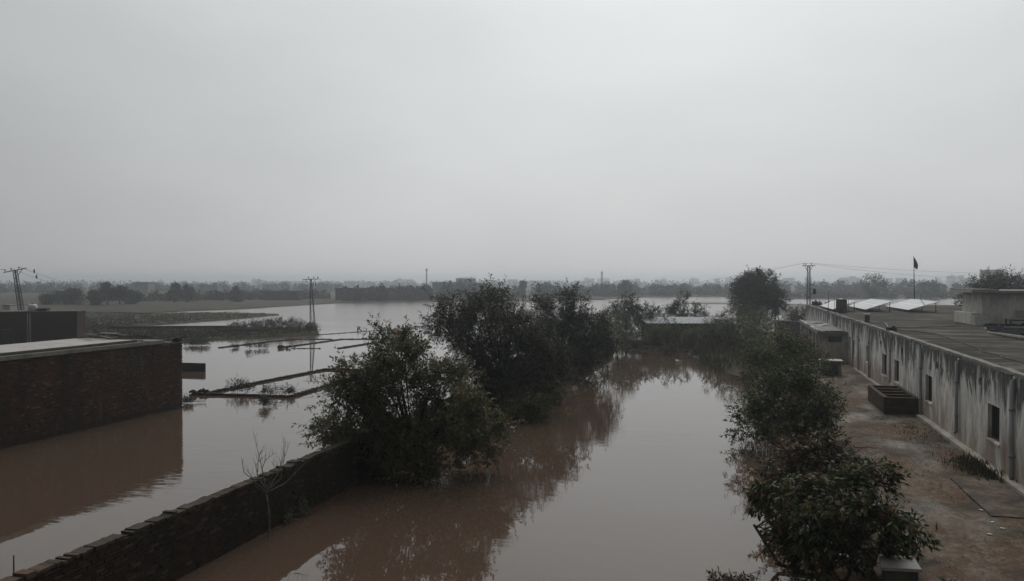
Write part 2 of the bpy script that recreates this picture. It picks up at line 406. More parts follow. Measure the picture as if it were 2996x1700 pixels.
def make_tree(name, label, base, h, rx, ry, cb, seed, cat='tree', nclump=70, shoots=9, per=11, leaf=(0.15, 0.055), shoot_len=0.55,
              mat='leaf', trunk_r=0.11, lean=(0, 0), droop=0.25, up=0.6, tint=(0.1, 0.62), brown=0.12, group=None, stems=1, lobes=5, boughs=None, zc=None, dens=26, thick=1.0):
    rg = np.random.default_rng(seed)
    base = np.array(base, float)
    t = thing(name, label, cat, base, group)
    cl = crown_points(rg, nclump, rx, ry, cb, h - shoot_len * 0.5, lobes) + np.array([lean[0], lean[1], 0])
    own = None
    if boughs:      # each bough: where it shows in the photo, its radius in metres; depth spread over the crown's thickness
        C_, O_ = [], []
        for bx_, by_, br_ in boughs:
            c0 = atd(bx_, by_, zc + rg.uniform(-1, 1) * thick) - base
            k_ = max(4, int(dens * br_ ** 1.7)); u_ = unit(rg.normal(size=(k_, 3))) * (rg.random(k_) ** 0.4)[:, None] * br_
            C_.append(c0 + u_ * [1, 1, 0.9]); O_.append(unit(u_))
        cl = np.concatenate(C_); own = np.concatenate(O_); cl[:, 2] = np.maximum(cl[:, 2], 0.12); nclump = len(cl)
        perm = rg.permutation(nclump); cl, own = cl[perm], own[perm]
        lean = tuple(cl[:, :2].mean(0) * 0.8)
    mb = MB()
    hub_z = cb + 0.25 * (h - cb)
    hubs = []
    for s in range(stems):
        off = rg.normal(size=2) * (0.0 if stems == 1 else 0.18)
        top = np.array([lean[0] * 0.6 + off[0] * 4, lean[1] * 0.6 + off[1] * 4, hub_z + rg.uniform(-.2, .3)])
        b0 = np.array([off[0], off[1], -0.9]); midp = b0 * 0.45 + top * 0.55 + np.append(rg.normal(size=2) * 0.08, 0)
        mb.tube(base + np.array([b0, b0 + [0, 0, 0.9], midp, top]), [trunk_r * 1.25, trunk_r * 1.05, trunk_r * 0.8, trunk_r * 0.55], 8)
        hubs.append((midp, top))
    for c in cl[: min(nclump, 60)]:
        mp_, tp_ = hubs[rg.integers(len(hubs))]
        f = rg.uniform(0.25, 1.0); a = mp_ * (1 - f) + tp_ * f
        q = a * 0.45 + c * 0.55 + np.array([0, 0, 0.12 * h * rg.uniform(-0.2, 0.5)])
        r0 = trunk_r * rg.uniform(0.2, 0.42)
        mb.tube(base + np.array([a, q, c]), [r0, r0 * 0.6, r0 * 0.22], 4, cap=False)
    mb.build('trunk', 'bark', t, smooth=True)
    # leafy shoots
    S = nclump * shoots
    ci = np.repeat(np.arange(nclump), shoots)
    cen = np.array([lean[0], lean[1], (cb + h) / 2])
    outw = unit(cl - cen) if own is None else unit(own * 0.7 + unit(cl - cen) * 0.5)
    sd = unit(outw[ci] * 0.75 + rg.normal(size=(S, 3)) * 0.75 + np.array([0, 0, up]))
    ssize = shoot_len * rg.uniform(0.45, 1.15, S)
    s0 = cl[ci] + rg.normal(size=(S, 3)) * shoot_len * 0.35
    N = S * per
    si = np.repeat(np.arange(S), per)
    tt = np.tile(np.linspace(0.12, 1.0, per), S)
    pos = s0[si] + sd[si] * (ssize[si] * tt)[:, None]
    pos[:, 2] -= droop * 0.25 * ssize[si] * tt ** 2
    rad = rg.normal(size=(N, 3)); rad -= (rad * sd[si]).sum(1)[:, None] * sd[si]
    ld = unit(rad) * 0.9 + sd[si] * (0.35 + 0.6 * tt)[:, None] + np.array([0, 0, -droop])
    ln = leaf[0] * rg.uniform(0.65, 1.2, N); wd = leaf[1] * rg.uniform(0.75, 1.25, N)
    Q = leaf_quads(pos, ld, rg, ln, wd)
    keep = Q[:, :, 2].min(1) + base[2] > 0.03
    ctint = rg.uniform(tint[0], tint[1], nclump)
    newleaf = rg.random(S) < brown
    ti = ctint[ci][si] + rg.normal(size=N) * 0.09
    ti = np.where(newleaf[si] & (tt > 0.45), rg.uniform(0.75, 1.0, N), ti)
    cr = fast_quads('crown', Q[keep] + base, np.clip(ti[keep], 0, 1), mat, t, base)
    tag(cr, kind='stuff')
    return t, Q[keep] + base, ti[keep]

def blob_tree_mesh(seed, rx, h, cb, n, leafsz, mat):
    """far tree crown: many leaf-clump faces"""
    rg = np.random.default_rng(seed)
    cl = crown_points(rg, 26, rx, rx, cb, h, 6, 0.5)
    ci = rg.integers(0, 26, n)
    pos = cl[ci] + rg.normal(size=(n, 3)) * rx * 0.17
    pos[:, 2] = np.clip(pos[:, 2], cb * 0.5, h * 1.04)
    Q = leaf_quads(pos, rg.normal(size=(n, 3)), rg, leafsz * rg.uniform(0.6, 1.3, n), leafsz * 0.7 * rg.uniform(0.6, 1.2, n))
    return Q, np.clip(rg.uniform(0.1, 0.7, 26)[ci] + rg.normal(size=n) * 0.12, 0, 1)

# ------------------------------------------------------------------ setting: ground, water, land
def fbm(x, y, s, seed=0):
    rg = np.random.default_rng(seed); v = 0
    for k in range(5):
        a, b, p, q = rg.uniform(-1, 1, 4); f = s * 1.8 ** k
        v = v + np.sin(f * (x * math.cos(a * 6) + y * math.sin(a * 6)) + p * 9) * np.cos(f * (y * math.cos(b * 6) - x * math.sin(b * 6)) + q * 9) / 1.6 ** k
    return v
mb = MB(); S_ = 3000
mb.add([(-S_, -S_, -1.4), (S_, -S_, -1.4), (S_, S_, -1.4), (-S_, S_, -1.4)], [(0, 1, 2, 3)])
tag(mb.build('ground', 'mud'), kind='structure')
mb = MB(); S_ = 1200
mb.add([(-S_, -150, 0), (S_, -150, 0), (S_, S_, 0), (-S_, S_, 0)], [(0, 1, 2, 3)])
tag(mb.build('water', 'water'), kind='structure')

# bank and courtyard: one sheet, its edge running down under the water
gx = np.concatenate([np.arange(-14, 0, 0.8), np.arange(0, 9.2, 0.22), np.arange(9.6, 90, 2.5)])
gy = np.concatenate([np.arange(6, 70, 0.24), np.arange(70, 112, 0.6), np.arange(112, 262, 3.0)])
XX, YY = np.meshgrid(gx, gy)
def land_h(X, Y):
    edge = np.interp(Y, [0, 30, 48, 58, 66, 74, 80, 84, 87, 108, 118, 150, 200, 262], [2.9, 2.5, 2.3, 1.6, -0.6, -2.8, -4.5, -9.0, -17, -17, 6.5, 8.5, 9.5, 12])
    edge = edge + 0.35 * fbm(X, Y, 0.35, 3)
    d = (X - edge) / 1.9
    top = np.where(Y < 75, 0.40, 0.40 - 0.2 * np.clip((Y - 75) / 20, 0, 1))
    top = np.where(Y > 112, 0.22, top)
    h = np.clip(d, -1.4, 1.0) * np.where(d > 0, top, 0.5)
    h = h + np.where(d > 0.0, 0.03 * fbm(X, Y, 0.9, 5) + 0.015 * fbm(X, Y, 3.0, 6), 0) * np.clip(d, 0, 1)
    return np.where(Y > 256, -0.6, h)
ZZ = land_h(XX, YY)
nx, ny = len(gx), len(gy)
me = bpy.data.meshes.new('courtyard')
idx = np.arange(nx * ny).reshape(ny, nx)
F = np.stack([idx[:-1, :-1], idx[:-1, 1:], idx[1:, 1:], idx[1:, :-1]], -1).reshape(-1, 4)
cx = (XX[:-1, :-1] + XX[1:, 1:]).ravel() / 2; cy = (YY[:-1, :-1] + YY[1:, 1:]).ravel() / 2
me.from_pydata(np.stack([XX, YY, ZZ], -1).reshape(-1, 3).tolist(), [], F.tolist())
me.polygons.foreach_set('use_smooth', [True] * len(me.polygons))
me.materials.append(MATS['earth'])
o = bpy.data.objects.new('courtyard', me); COL.objects.link(o); tag(o, kind='structure')
def gz(x, y): return float(land_h(np.array([x]), np.array([y]))[0])

def land(name, pts, z, mat, jitter=0.5, step=6.0, seed=1, skirt=1.2, kind='structure'):
    """flat land with an uneven, sloping shore"""
    rg = np.random.default_rng(seed); P = []
    n = len(pts)
    for i in range(n):
        a, b = np.array(pts[i][:2]), np.array(pts[(i + 1) % n][:2]); L = np.linalg.norm(b - a)
        k = max(1, min(60, int(L / step)))
        for j in range(k):
            P.append(a + (b - a) * j / k + rg.normal(size=2) * jitter * min(1, L / 20))
    P = np.array(P); m_ = len(P)
    area = 0.5 * np.sum(P[:, 0] * np.roll(P[:, 1], -1) - np.roll(P[:, 0], -1) * P[:, 1])
    if area < 0: P = P[::-1]
    tan = unit(np.roll(P, -1, 0) - np.roll(P, 1, 0)); nrm = np.stack([tan[:, 1], -tan[:, 0]], 1)
    top = [Vector((p[0], p[1], z)) for p in P]
    tri = tessellate_polygon([top])
    vs = [tuple(v) for v in top] + [(p[0] + q[0] * skirt, p[1] + q[1] * skirt, -0.7) for p, q in zip(P, nrm)]
    fs = []
    for t_ in tri:
        a, b, c = (np.array(vs[i]) for i in t_)
        fs.append(tuple(t_) if np.cross(b - a, c - a)[2] > 0 else tuple(reversed(t_)))
    for i in range(m_):
        j = (i + 1) % m_; fs.append((i, i + m_, j + m_, j))
    mb = MB(); mb.add(vs, fs)
    return tag(mb.build(name, mat), kind=kind)
def Z(px, py, z=0.0): return onz(px, py, z)

far = [(-900, 893), (-300, 900), (100, 912), (409, 919), (550, 910), (690, 906), (800, 899), (913, 892), (1000, 888), (1150, 885), (1300, 882), (1500, 879), (1690, 877), (1760, 875), (1900, 870.5), (2060, 869), (2200, 869), (2320, 875), (2480, 876), (2620, 875), (2700, 869), (2840, 870), (3300, 876), (4200, 880)]
pts = [Z(a, b) for a, b in far] + [(2900, 600, 0), (2900, 2900, 0), (-2900, 2900, 0), (-2900, 300, 0)]
land('far_land', pts, 0.3, 'field', 1.2, 9, 2, 2.5)
fld = [(-700, 905), (-300, 901), (100, 913), (405, 921), (550, 918), (640, 917), (720, 918.5), (812, 922), (700, 933), (550, 944), (430, 952), (350, 961), (330, 966), (690, 962.5), (850, 963), (926, 968), (928, 977), (800, 985), (600, 995), (450, 1001), (230, 1012), (-100, 1030), (-700, 1040)]
land('field', [Z(a, b) for a, b in fld], 0.22, 'field', 0.35, 3, 4, 0.9)
spit = [(1960, 886), (2060, 884), (2180, 884.5), (2180, 889.5), (2080, 889.5), (1980, 888)]
land('mud_spit', [Z(a, b) for a, b in spit], 0.18, 'mud', 0.4, 5, 6, 0.8)
spit = [(1495, 877.5), (1600, 876), (1740, 875.5), (1770, 877.5), (1700, 879), (1560, 881), (1490, 881)]
land('mud_spit', [Z(a, b) for a, b in spit], 0.25, 'field', 0.5, 6, 7, 0.8)

# ------------------------------------------------------------------ brickwork
BL, BH, BJ = 0.225, 0.068, 0.012
def brick_variant(k, mat, seedbase):
    rg = np.random.default_rng(seedbase + k)
    mb = MB()
    v = np.array([(x, y, z_) for z_ in (-1, 1) for x, y in ((-1, -1), (1, -1), (1, 1), (-1, 1))], float)
    v = v * np.array([0.5, BL / 2, BH / 2]) * np.array([0.11, 1, 1]) + rg.normal(size=(8, 3)) * 0.004
    mb.add(v, BF, float(np.clip(rg.beta(1.6, 1.9), 0, 1) if k % 22 else 0.97))
    return mb
def brickwork(parent, x, nx_, y0, y1, z0, z1, mat, seed, nparts, vis, miss=0.004, proud=0.010):
    """running-bond face in the plane X = x (outward nx_); nearest bricks in view are parts, the rest one part"""
    rg = np.random.default_rng(seed)
    base = np.array(BASE[parent.name])
    var = []
    for k in range(22):
        me = brick_variant(k, mat, seed * 100)
        o_ = me.build('brick', mat); var.append(o_.data); bpy.data.objects.remove(o_)
    L = []
    nz = int((z1 - z0) / (BH + BJ)); n = int((y1 - y0) / (BL + BJ)) + 1
    for i in range(nz):
        zz = z0 + (i + 0.5) * (BH + BJ)
        for j in range(n):
            yy = y0 + (j + 0.5 * (i % 2)) * (BL + BJ)
            if yy > y1 - BL / 2 or yy < y0 + BL / 2 - 1e-6 or rg.random() < miss: continue
            L.append((yy, zz))
    L = np.array(L)
    d = np.linalg.norm(np.stack([np.full(len(L), x), L[:, 0], L[:, 1] - 7], 1), axis=1)
    score = np.where((L[:, 0] > vis[0]) & (L[:, 0] < vis[1]) & (L[:, 1] > 0.02), d, 1e6)
    order = np.argsort(score)
    joined = MB()
    for r_, i in enumerate(order):
        yy, zz = L[i]
        k = int(rg.integers(22))
        off = rg.uniform(-0.002, proud) * nx_ - nx_ * 0.045
        rot = Matrix.Rotation(rg.normal() * 0.012, 3, 'X') @ Matrix.Rotation(rg.normal() * 0.015, 3, 'Z')
        if r_ < nparts:
            b = bpy.data.objects.new('brick', var[k]); COL.objects.link(b); b.parent = parent
            b.location = (x + off - base[0], yy - base[1], zz - base[2]); b.rotation_euler = rot.to_euler()
        else:
            me = var[k]; vs = [Vector((x + off, yy, zz)) + rot @ v.co for v in me.vertices]
            joined.add(vs, BF, me.attributes['tint'].data[0].value)
    for i in range(1, nz, 2):
        zz = z0 + (i + 0.5) * (BH + BJ)
        joined.obox((x - nx_ * 0.045, y1 - 0.055, zz), (0.055, 0, 0), (0, 0.05, 0), (0, 0, BH / 2), rg.beta(1.6, 1.9))
    tag(joined.build('brickwork', mat, parent), kind='stuff')

# boundary wall beside the flooded channel
WX = -12.6
wt = thing('boundary_wall', 'old dark mossy brick wall standing in the brown water at lower left', 'wall', (WX, 12, 0))
mb = MB(); mb.box(WX - 0.26, WX - 0.055, 9.5, 88, -1.2, 1.5)
mb.box(WX - 0.3, WX, 45.2, 88, -1.2, 1.54)
mb.build('wall_core', 'mortar', wt)
brickwork(wt, WX, 1, 9.5, 45, -0.12, 1.50, 'brick_wall', 11, 300, (11.2, 40))
rg = np.random.default_rng(5)
y = 9.6
cop = []
while y < 45:
    ln = rg.choice([0.11, 0.115, 0.23, 0.23]); tl = rg.beta(2, 2.2) if rg.random() > 0.1 else rg.uniform(0.88, 0.97)
    if rg.random() < 0.05: y += ln; continue
    cop.append((y, ln, rg.uniform(0.055, 0.08) + (0.05 if rg.random() < 0.05 else 0), tl, rg.normal() * 0.014, rg.normal() * 0.02)); y += ln + 0.012
for i, (y, ln, hh, tl, dx, tz) in enumerate(cop):
    mb = MB(); c = np.array([WX - 0.13 + dx, y + ln / 2, 1.495 + hh / 2])
    mb.obox(c, (0.155, 0.155 * tz * 2, 0), (-ln / 2 * tz, ln / 2, rg.normal() * 0.006), (0, 0, hh / 2), tl)
    if 11.5 < y < 34: mb.build('coping_brick', 'coping', wt)
    else: mb.build('coping_brick', 'coping', wt)

# flooded brick house on the left
HX, HZ = -29.5, 3.87
ht = thing('brick_house', 'flooded dark red brick house with flat grey concrete roof at left edge', 'house', (HX, 33, 0))
HY0, HY1, HXB = 17.5, 39.0, -34.3
mb = MB(); mb.box(HXB, HX - 0.055, HY0, HY1 - 0.06, -1.2, HZ - 0.22); mb.build('wall_core', 'mortar_pale', ht)
brickwork(ht, HX, 1, HY0, HY1, -0.1, HZ - 0.22, 'brick_house', 21, 300, (27.2, 39.2), miss=0.006)
# end wall face (towards the lake), coarse joined courses
mb = MB(); rg = np.random.default_rng(8)
for i in range(46):
    for j in range(20):
        mb.box(HXB + 0.06 + (j + 0.5 * (i % 2)) * 0.237, min(HX - 0.105, HXB + 0.06 + (j + 0.5 * (i % 2)) * 0.237 + 0.225), HY1 - 0.07, HY1 + rg.uniform(0.0, 0.01), -0.05 + i * 0.08, -0.05 + i * 0.08 + 0.068, rg.beta(1.6, 1.9))
tag(mb.build('end_brickwork', 'brick_house', ht), kind='stuff')
mb = MB(); mb.box(HXB - 0.08, HX + 0.09, HY0, HY1 - 1.6, HZ - 0.20, HZ - 0.02); sl = mb.build('roof_slab', 'concrete', ht)
mb = MB(); mb.box(HX - 0.32, HX - 0.12, HY0, HY1 - 3.4, HZ - 0.015, HZ + 0.10); mb.build('shadow_dirt_strip', 'dark_slab', ht)  # dark strip standing in for gap shadow and dirt behind the slab lip
mb = MB(); mb.box(HXB, HX - 0.42, HY0, HY1 - 2.6, HZ - 0.015, HZ + 0.03); mb.build('roof_screed', 'pale_slab', ht)
mb = MB()
for k in range(3): mb.box(HX - 0.34, HX + 0.01, HY1 - 0.46 + 0.0, HY1 - 0.02, HZ - 0.2 + k * 0.08, HZ - 0.2 + k * 0.08 + 0.068, 0.3 + 0.2 * k)
mb.build('corner_pier', 'brick_house', ht)
for k in range(9):
    y0 = HY1 - 3.3 + rg.uniform(0, 2.3); x0 = HX - rg.uniform(0.2, 3.6); a = rg.uniform(-0.4, 0.4)
    mb = MB(); mb.obox((x0, y0, HZ + 0.05 + 0.035 * k), (0.5 * math.cos(a), 0.5 * math.sin(a), rg.normal() * 0.02), (-0.2 * math.sin(a), 0.2 * math.cos(a), rg.normal() * 0.02), (0, 0, 0.03))
    o = mb.build('loose_slab', 'dark_slab' if k % 3 else 'concrete', loc=(x0, y0, HZ))
    tag(o, 'loose dark slab lying on the broken far corner of the flat brick roof', 'slab', 'loose slabs on the brick house roof')

# low brick wall stub right behind that house
p = Z(597, 1087); q = Z(520, 1085)
mb = MB(); rg = np.random.default_rng(14)
mb.box(p[0] - 7.0, p[0] - 0.01, p[1] + 0.01, p[1] + 0.22, -1.0, 0.62, 0.2)
for i in range(9):
    for j in range(28):
        x0 = p[0] - 7.0 + (j + 0.5 * (i % 2)) * 0.237
        if x0 + 0.23 < p[0]: mb.box(x0, x0 + 0.225, p[1] - rg.uniform(0, 0.012), p[1] + 0.1, -0.1 + i * 0.08, -0.032 + i * 0.08, rg.beta(1.6, 2.2))
o = mb.build('wall_stub', 'brick_wall', loc=(p[0] - 3, p[1], 0))
tag(o, 'short low brick wall ending in the water just right of the brick house', 'wall')

# low plot walls showing just above the flood
def low_wall(px_pts, label, wdt=0.34, h=0.2, seed=0, gap=0.02):
    rg = np.random.default_rng(seed)
    P = [Z(a, b) for a, b in px_pts]; P = [np.array([p[0], p[1], 0]) for p in P]
    t = thing('plot_wall', label, 'low wall', P[0])
    core, br = MB(), MB()
    for a, b in zip(P[:-1], P[1:]):
        d = b - a; L = np.linalg.norm(d); d /= L; n = np.array([-d[1], d[0], 0])
        core.obox((a + b) / 2 + np.array([0, 0, h / 2 - 0.5]), d * (L / 2), n * (wdt / 2 - 0.02), (0, 0, h / 2 + 0.42))
        k = 0.0
        while k < L - 0.1:
            bl = rg.uniform(0.2, 0.26) * (1 if L < 30 else 1.8)
            if rg.random() > gap:
                c = a + d * (k + bl / 2) + n * rg.normal() * 0.012
                br.obox(c + np.array([0, 0, h - 0.04 + rg.uniform(-0.02, 0.02)]), d * bl * 0.47 + n * rg.normal() * 0.006, n * wdt / 2, (0, 0, 0.05), rg.beta(1.5, 2.5))
            k += bl
    core.build('wall_core', 'mortar', t)
    tag(br.build('brick_course', 'brick_wall', t), kind='stuff')
    return t
low_wall([(566, 1155), (850, 1163), (1000, 1118), (1060, 1100)], 'nearest drowned plot wall, bent like a boomerang with weeds on it', 0.30, 0.12, 1)
low_wall([(600, 1154), (760, 1120), (950, 1083), (1120, 1084)], 'long thin plot wall running away through the water to a bend', 0.28, 0.12, 2)
low_wall([(641, 1018), (800, 999), (860, 995)], 'leftmost of the thin far plot walls near the shrubby bund', 0.25, 0.07, 3)
low_wall([(835, 993), (972, 993)], 'short level plot wall crossing in front of the shrubby bund', 0.25, 0.06, 4)
low_wall([(815, 1019), (1000, 993), (1150, 992)], 'middle far plot wall bending level behind the pole reflection', 0.26, 0.08, 5)
low_wall([(852, 1020), (936, 1020)], 'thin straight plot wall barely above the water below the pole', 0.16, 0.045, 6)
low_wall([(990, 1020), (1130, 998)], 'plot wall ending just left of the brown topped tree', 0.28, 0.09, 7)
low_wall([(929, 980), (1040, 972), (1150, 964), (1262, 953)], 'hair thin submerged bund line crossing the open lake', 0.2, 0.04, 8)
low_wall([(1166, 971), (1212, 971)], 'short dark wall fragment seen just above the brown topped tree', 0.3, 0.1, 9)
low_wall([(1241, 975), (1254, 974)], 'tiny wall fragment alone in the water left of the tall dark trees', 0.4, 0.14, 10)
for a, b, w_, lab in ((572, 1154, 0.5, 'rubble heap at the pointed left end of the nearest plot wall'), (832, 1019, 0.55, 'small rubble heap at the left end of the middle far plot wall')):
    p = Z(a, b); mb = MB(); rg = np.random.default_rng(int(a))
    for k in range(16):
        c = p + np.append(rg.normal(size=2) * w_ * 0.6, rg.uniform(0.02, 0.22)); v = rg.normal(size=3); v /= np.linalg.norm(v)
        x = np.cross(v, [0, 0, 1]); x /= np.linalg.norm(x); mb.obox(c, v * 0.11, x * 0.09, np.cross(v, x) * 0.06, rg.beta(1.5, 2.5))
    tag(mb.build('rubble_heap', 'brick_wall', loc=p), lab, 'rubble')

# bund wall on the field's edge
a, b = Z(330, 966), Z(690, 963.5)
d = unit(b - a); n_ = np.array([-d[1], d[0], 0]); L = np.linalg.norm(b - a)
mb = MB(); mb.obox((a + b) / 2 - n_ * 1.0 + np.array([0, 0, 0.1]), d * L / 2, n_ * 0.15, (0, 0, 0.5), 0.25)
tag(mb.build('bund_wall', 'brick_wall', loc=(a + b) / 2), 'long dark low wall along the far edge of the grassy bund', 'low wall')
a, b = Z(636, 976), Z(790, 974.5)
d = unit(b - a); n_ = np.array([-d[1], d[0], 0]); L = np.linalg.norm(b - a)
mb = MB(); mb.obox((a + b) / 2 + np.array([0, 0, 0.15]), d * L / 2, n_ * 0.14, (0, 0, 0.42), 0.6)
tag(mb.build('bund_wall', 'brick_house', loc=(a + b) / 2), 'short reddish low wall on the bund in front of the shrubs', 'low wall')

# second brick house far left, with a white tank
t = thing('far_brick_house', 'dark red brick house with flat roof behind the grey roof, far left', 'house', gnd(110, 88))
cR = gnd(225, 88); cL = gnd(-320, 84)
dx = unit(cR - cL); dn = np.array([-dx[1], dx[0], 0]); Lh = np.linalg.norm(cR - cL)
mb = MB(); mb.obox((cL + cR) / 2 + dn * 1.6 + np.array([0, 0, 1.5]), dx * Lh / 2, dn * 1.6, (0, 0, 2.18)); mb.build('wall', 'brick_far', t)
mb = MB(); mb.obox((cL + cR) / 2 + dn * 1.6 + np.array([0, 0, 3.73]), dx * (Lh / 2 + 0.08), dn * 1.7, (0, 0, 0.05)); mb.build('roof_slab', 'dark_slab', t)
mb = MB(); c = gnd(126, 88.4); mb.obox(c + np.array([0, 0, 3.92]), dx * 0.5, dn * 0.5, (0, 0, 0.13)); mb.build('parapet', 'brick_far', t)
c0 = gnd(84, 87.93)
mb = MB(); mb.obox(gnd(8, 84.6) + np.array([0, 0, 1.0]), dx * 1.0, dn * 0.3, (0, 0, 1.0)); mb.build('doorway', 'dark_void', t)
for px in (80, 87):
    mb = MB(); c = gnd(px, 86.4); mb.tube([c + [0, 0, 0.2], c + [0, 0, 3.6]], 0.06, 6); mb.build('drain_pipe', 'pvc_grey', t)
c = gnd(95, 88.2, 3.79)
t = thing('water_tank', 'white rounded water tank on the far brick house roof', 'tank', c)
mb = MB(); mb.tube([c + [0, 0, z_] for z_ in (0, 0.06, 0.4, 0.62, 0.72)], [0.42, 0.47, 0.47, 0.43, 0.3], 14); mb.build('body', 'white_plastic', t, smooth=True)
mb = MB(); mb.tube([c + [0, 0, z_] for z_ in (0.715, 0.80)], [0.17, 0.15], 10); mb.build('lid', 'rubber', t)

# ------------------------------------------------------------------ electricity poles
def lattice_pole(label, base, H, w0, w1, arm, tilt=(0, 0), yaw=0.0, second=False, armz=0.0, pins=((-0.95, 1), (-0.35, 1), (0.4, 1)), brace=True):
    t = thing('electricity_pole', label, 'pole', base)
    b = np.array(base, float)
    M = np.array((Matrix.Rotation(tilt[1], 3, 'Y') @ Matrix.Rotation(tilt[0], 3, 'X') @ Matrix.Rotation(yaw, 3, 'Z')))
    T = lambda p: b + M @ np.array(p, float)
    for sx, sy in ((-1, -1), (1, -1), (1, 1), (-1, 1)):
        mb = MB(); mb.bar(T((sx * w0 / 2, sy * w0 / 2, -1.0)), T((sx * w1 / 2, sy * w1 / 2, H)), 0.06); mb.build('leg', 'steel', t)
    mb = MB(); n = int(H / 0.55)
    for i in range(n):
        z0, z1 = H * i / n, H * (i + 1) / n; a0, a1 = [(w0 + (w1 - w0) * z / H) / 2 for z in (z0, z1)]
        for sx, sy, ex, ey in ((-1, -1, 1, -1), (1, -1, 1, 1), (1, 1, -1, 1), (-1, 1, -1, -1)):
            mb.bar(T((sx * a0, sy * a0, z0)), T((ex * a0, ey * a0, z0)), 0.028)
            if i % 2: sx, sy, ex, ey = ex, ey, sx, sy
            mb.bar(T((sx * a0, sy * a0, z0)), T((ex * a1, ey * a1, z1)), 0.025)
    mb.build('lattice', 'steel', t)
    mb = MB(); za = H + armz; mb.bar(T((-arm / 2 - 0.15, 0, za)), T((arm / 2 - 0.15 + 0.3, 0, za)), 0.09)
    ca = mb.build('crossarm', 'steel', t)
    mb = MB(); mb.bar(T((w1 / 2, 0, za - 0.75)), T((arm / 2 * 0.75, 0, za)), 0.05); mb.build('brace', 'steel', ca)
    if brace == 2:
        mb = MB(); mb.bar(T((-w1 / 2, 0, za - 0.75)), T((-arm / 2 * 0.75, 0, za)), 0.05); mb.build('brace', 'steel', ca)
    ins = []
    for f, s in pins:
        x = f * arm / 2; mb = MB(); mb.tube([T((x, 0, za)), T((x, 0, za + 0.16 * s)), T((x, 0, za + 0.2 * s)), T((x, 0, za + 0.32 * s)), T((x, 0, za + 0.36 * s))], [0.02, 0.025, 0.09, 0.075, 0.02], 8)
        mb.build('insulator', 'ceramic', ca, smooth=True); ins.append(T((x, 0, za + 0.34 * s)))
    if second:
        mb = MB(); mb.bar(T((-arm * 0.36, 0, za - 0.8)), T((arm * 0.32, 0, za - 0.8)), 0.07); cb_ = mb.build('crossarm', 'steel', t)
        for f in (0.3, 0.6):
            mb = MB(); x = f * arm / 2; mb.tube([T((x, 0, za - 0.8)), T((x, 0, za - 0.55)), T((x, 0, za - 0.45)), T((x, 0, za - 0.4))], [0.03, 0.08, 0.08, 0.03], 8); mb.build('insulator', 'ceramic', cb_)
    return t, ins
PB = gnd(74, 97)
_, insL = lattice_pole('leaning steel lattice pole with crossarm behind the far left brick house', (PB[0], PB[1], 0.2), 8.2, 0.55, 0.32, 2.6, tilt=(0, R(-10.5)), yaw=YAW + R(-4))
PM = gnd(915, 116)
_, insM = lattice_pole('slim lattice pole standing in the lake beside the shrubby bund', (PM[0], PM[1], 0.0), 7.25, 0.75, 0.16, 2.1, yaw=YAW, second=True, pins=((-0.3, 1), (0.4, 1), (0.95, 1)), brace=2, tilt=(0, R(-2.4)))
PR = gnd(2366, 113)
_, insR = lattice_pole('narrow lattice pole at the far end of the white building', (PR[0], PR[1], 0.2), 8.9, 0.5, 0.3, 1.55, yaw=YAW, pins=((-0.85, 1), (-0.5, 1), (0.45, 1)), brace=2)
t = bpy.data.objects['electricity_pole.002']
for k, zz in enumerate((5.2, 5.9, 6.5)):
    mb = MB(); mb.bar((PR[0] + 0.1, PR[1], zz), (PR[0] + 1.0 - 0.15 * k, PR[1] + 0.1, zz), 0.09); mb.build('bracket', 'steel', t)
mb = MB(); mb.box(PR[0] + 0.55, PR[0] + 0.95, PR[1] - 0.2, PR[1] + 0.25, 5.25, 5.85); mb.build('switch_box', 'steel', t)

def wire(label, a, b, sag, r=0.018, group=None):
    a, b = np.array(a), np.array(b); P = [a + (b - a) * f - np.array([0, 0, 4 * sag * f * (1 - f)]) for f in np.linspace(0, 1, 22)]
    mb = MB(); mb.tube(P, r, 4); tag(mb.build('power_line', 'rubber', loc=a), label, 'wire', group)
e = atd(290, 847, 260); wire('upper faint wire falling from the leaning pole towards the far left trees', insL[2], e, 0.6, 0.02)
e = atd(288, 851, 255); wire('middle faint wire falling from the leaning pole towards the far left trees', insL[1], e, 1.0, 0.02)
e = atd(-500, 800, 85); wire('wire leaving the leaning pole past the left edge', insL[0], e, 0.2, 0.02)
e = atd(1600, 872, 190); wire('wire running left and down from the far right pole behind the big round tree', insR[0], e, 0.9, 0.016)
for k, (py, sg) in enumerate(((789, 1.1), (794, 1.9))):
    e = atd(3300, py, 170); wire(('upper' if k == 0 else 'lower') + ' of two thin wires running right from the pole past the flag', insR[2 - k], e, sg, 0.013)
for px, py, lab in ((100, 796, 'upper'), (107, 812, 'lower')):
    p = atd(px, py, 97); mb = MB(); mb.tube([p + [0, 0, 0.35], p + [0, 0, 0.2], p, p - [0, 0, 0.15]], [0.03, 0.09, 0.09, 0.03], 8)
    tag(mb.build('strain_insulator', 'ceramic', loc=p), lab + ' dark insulator hanging on a wire right of the leaning pole', 'insulator')

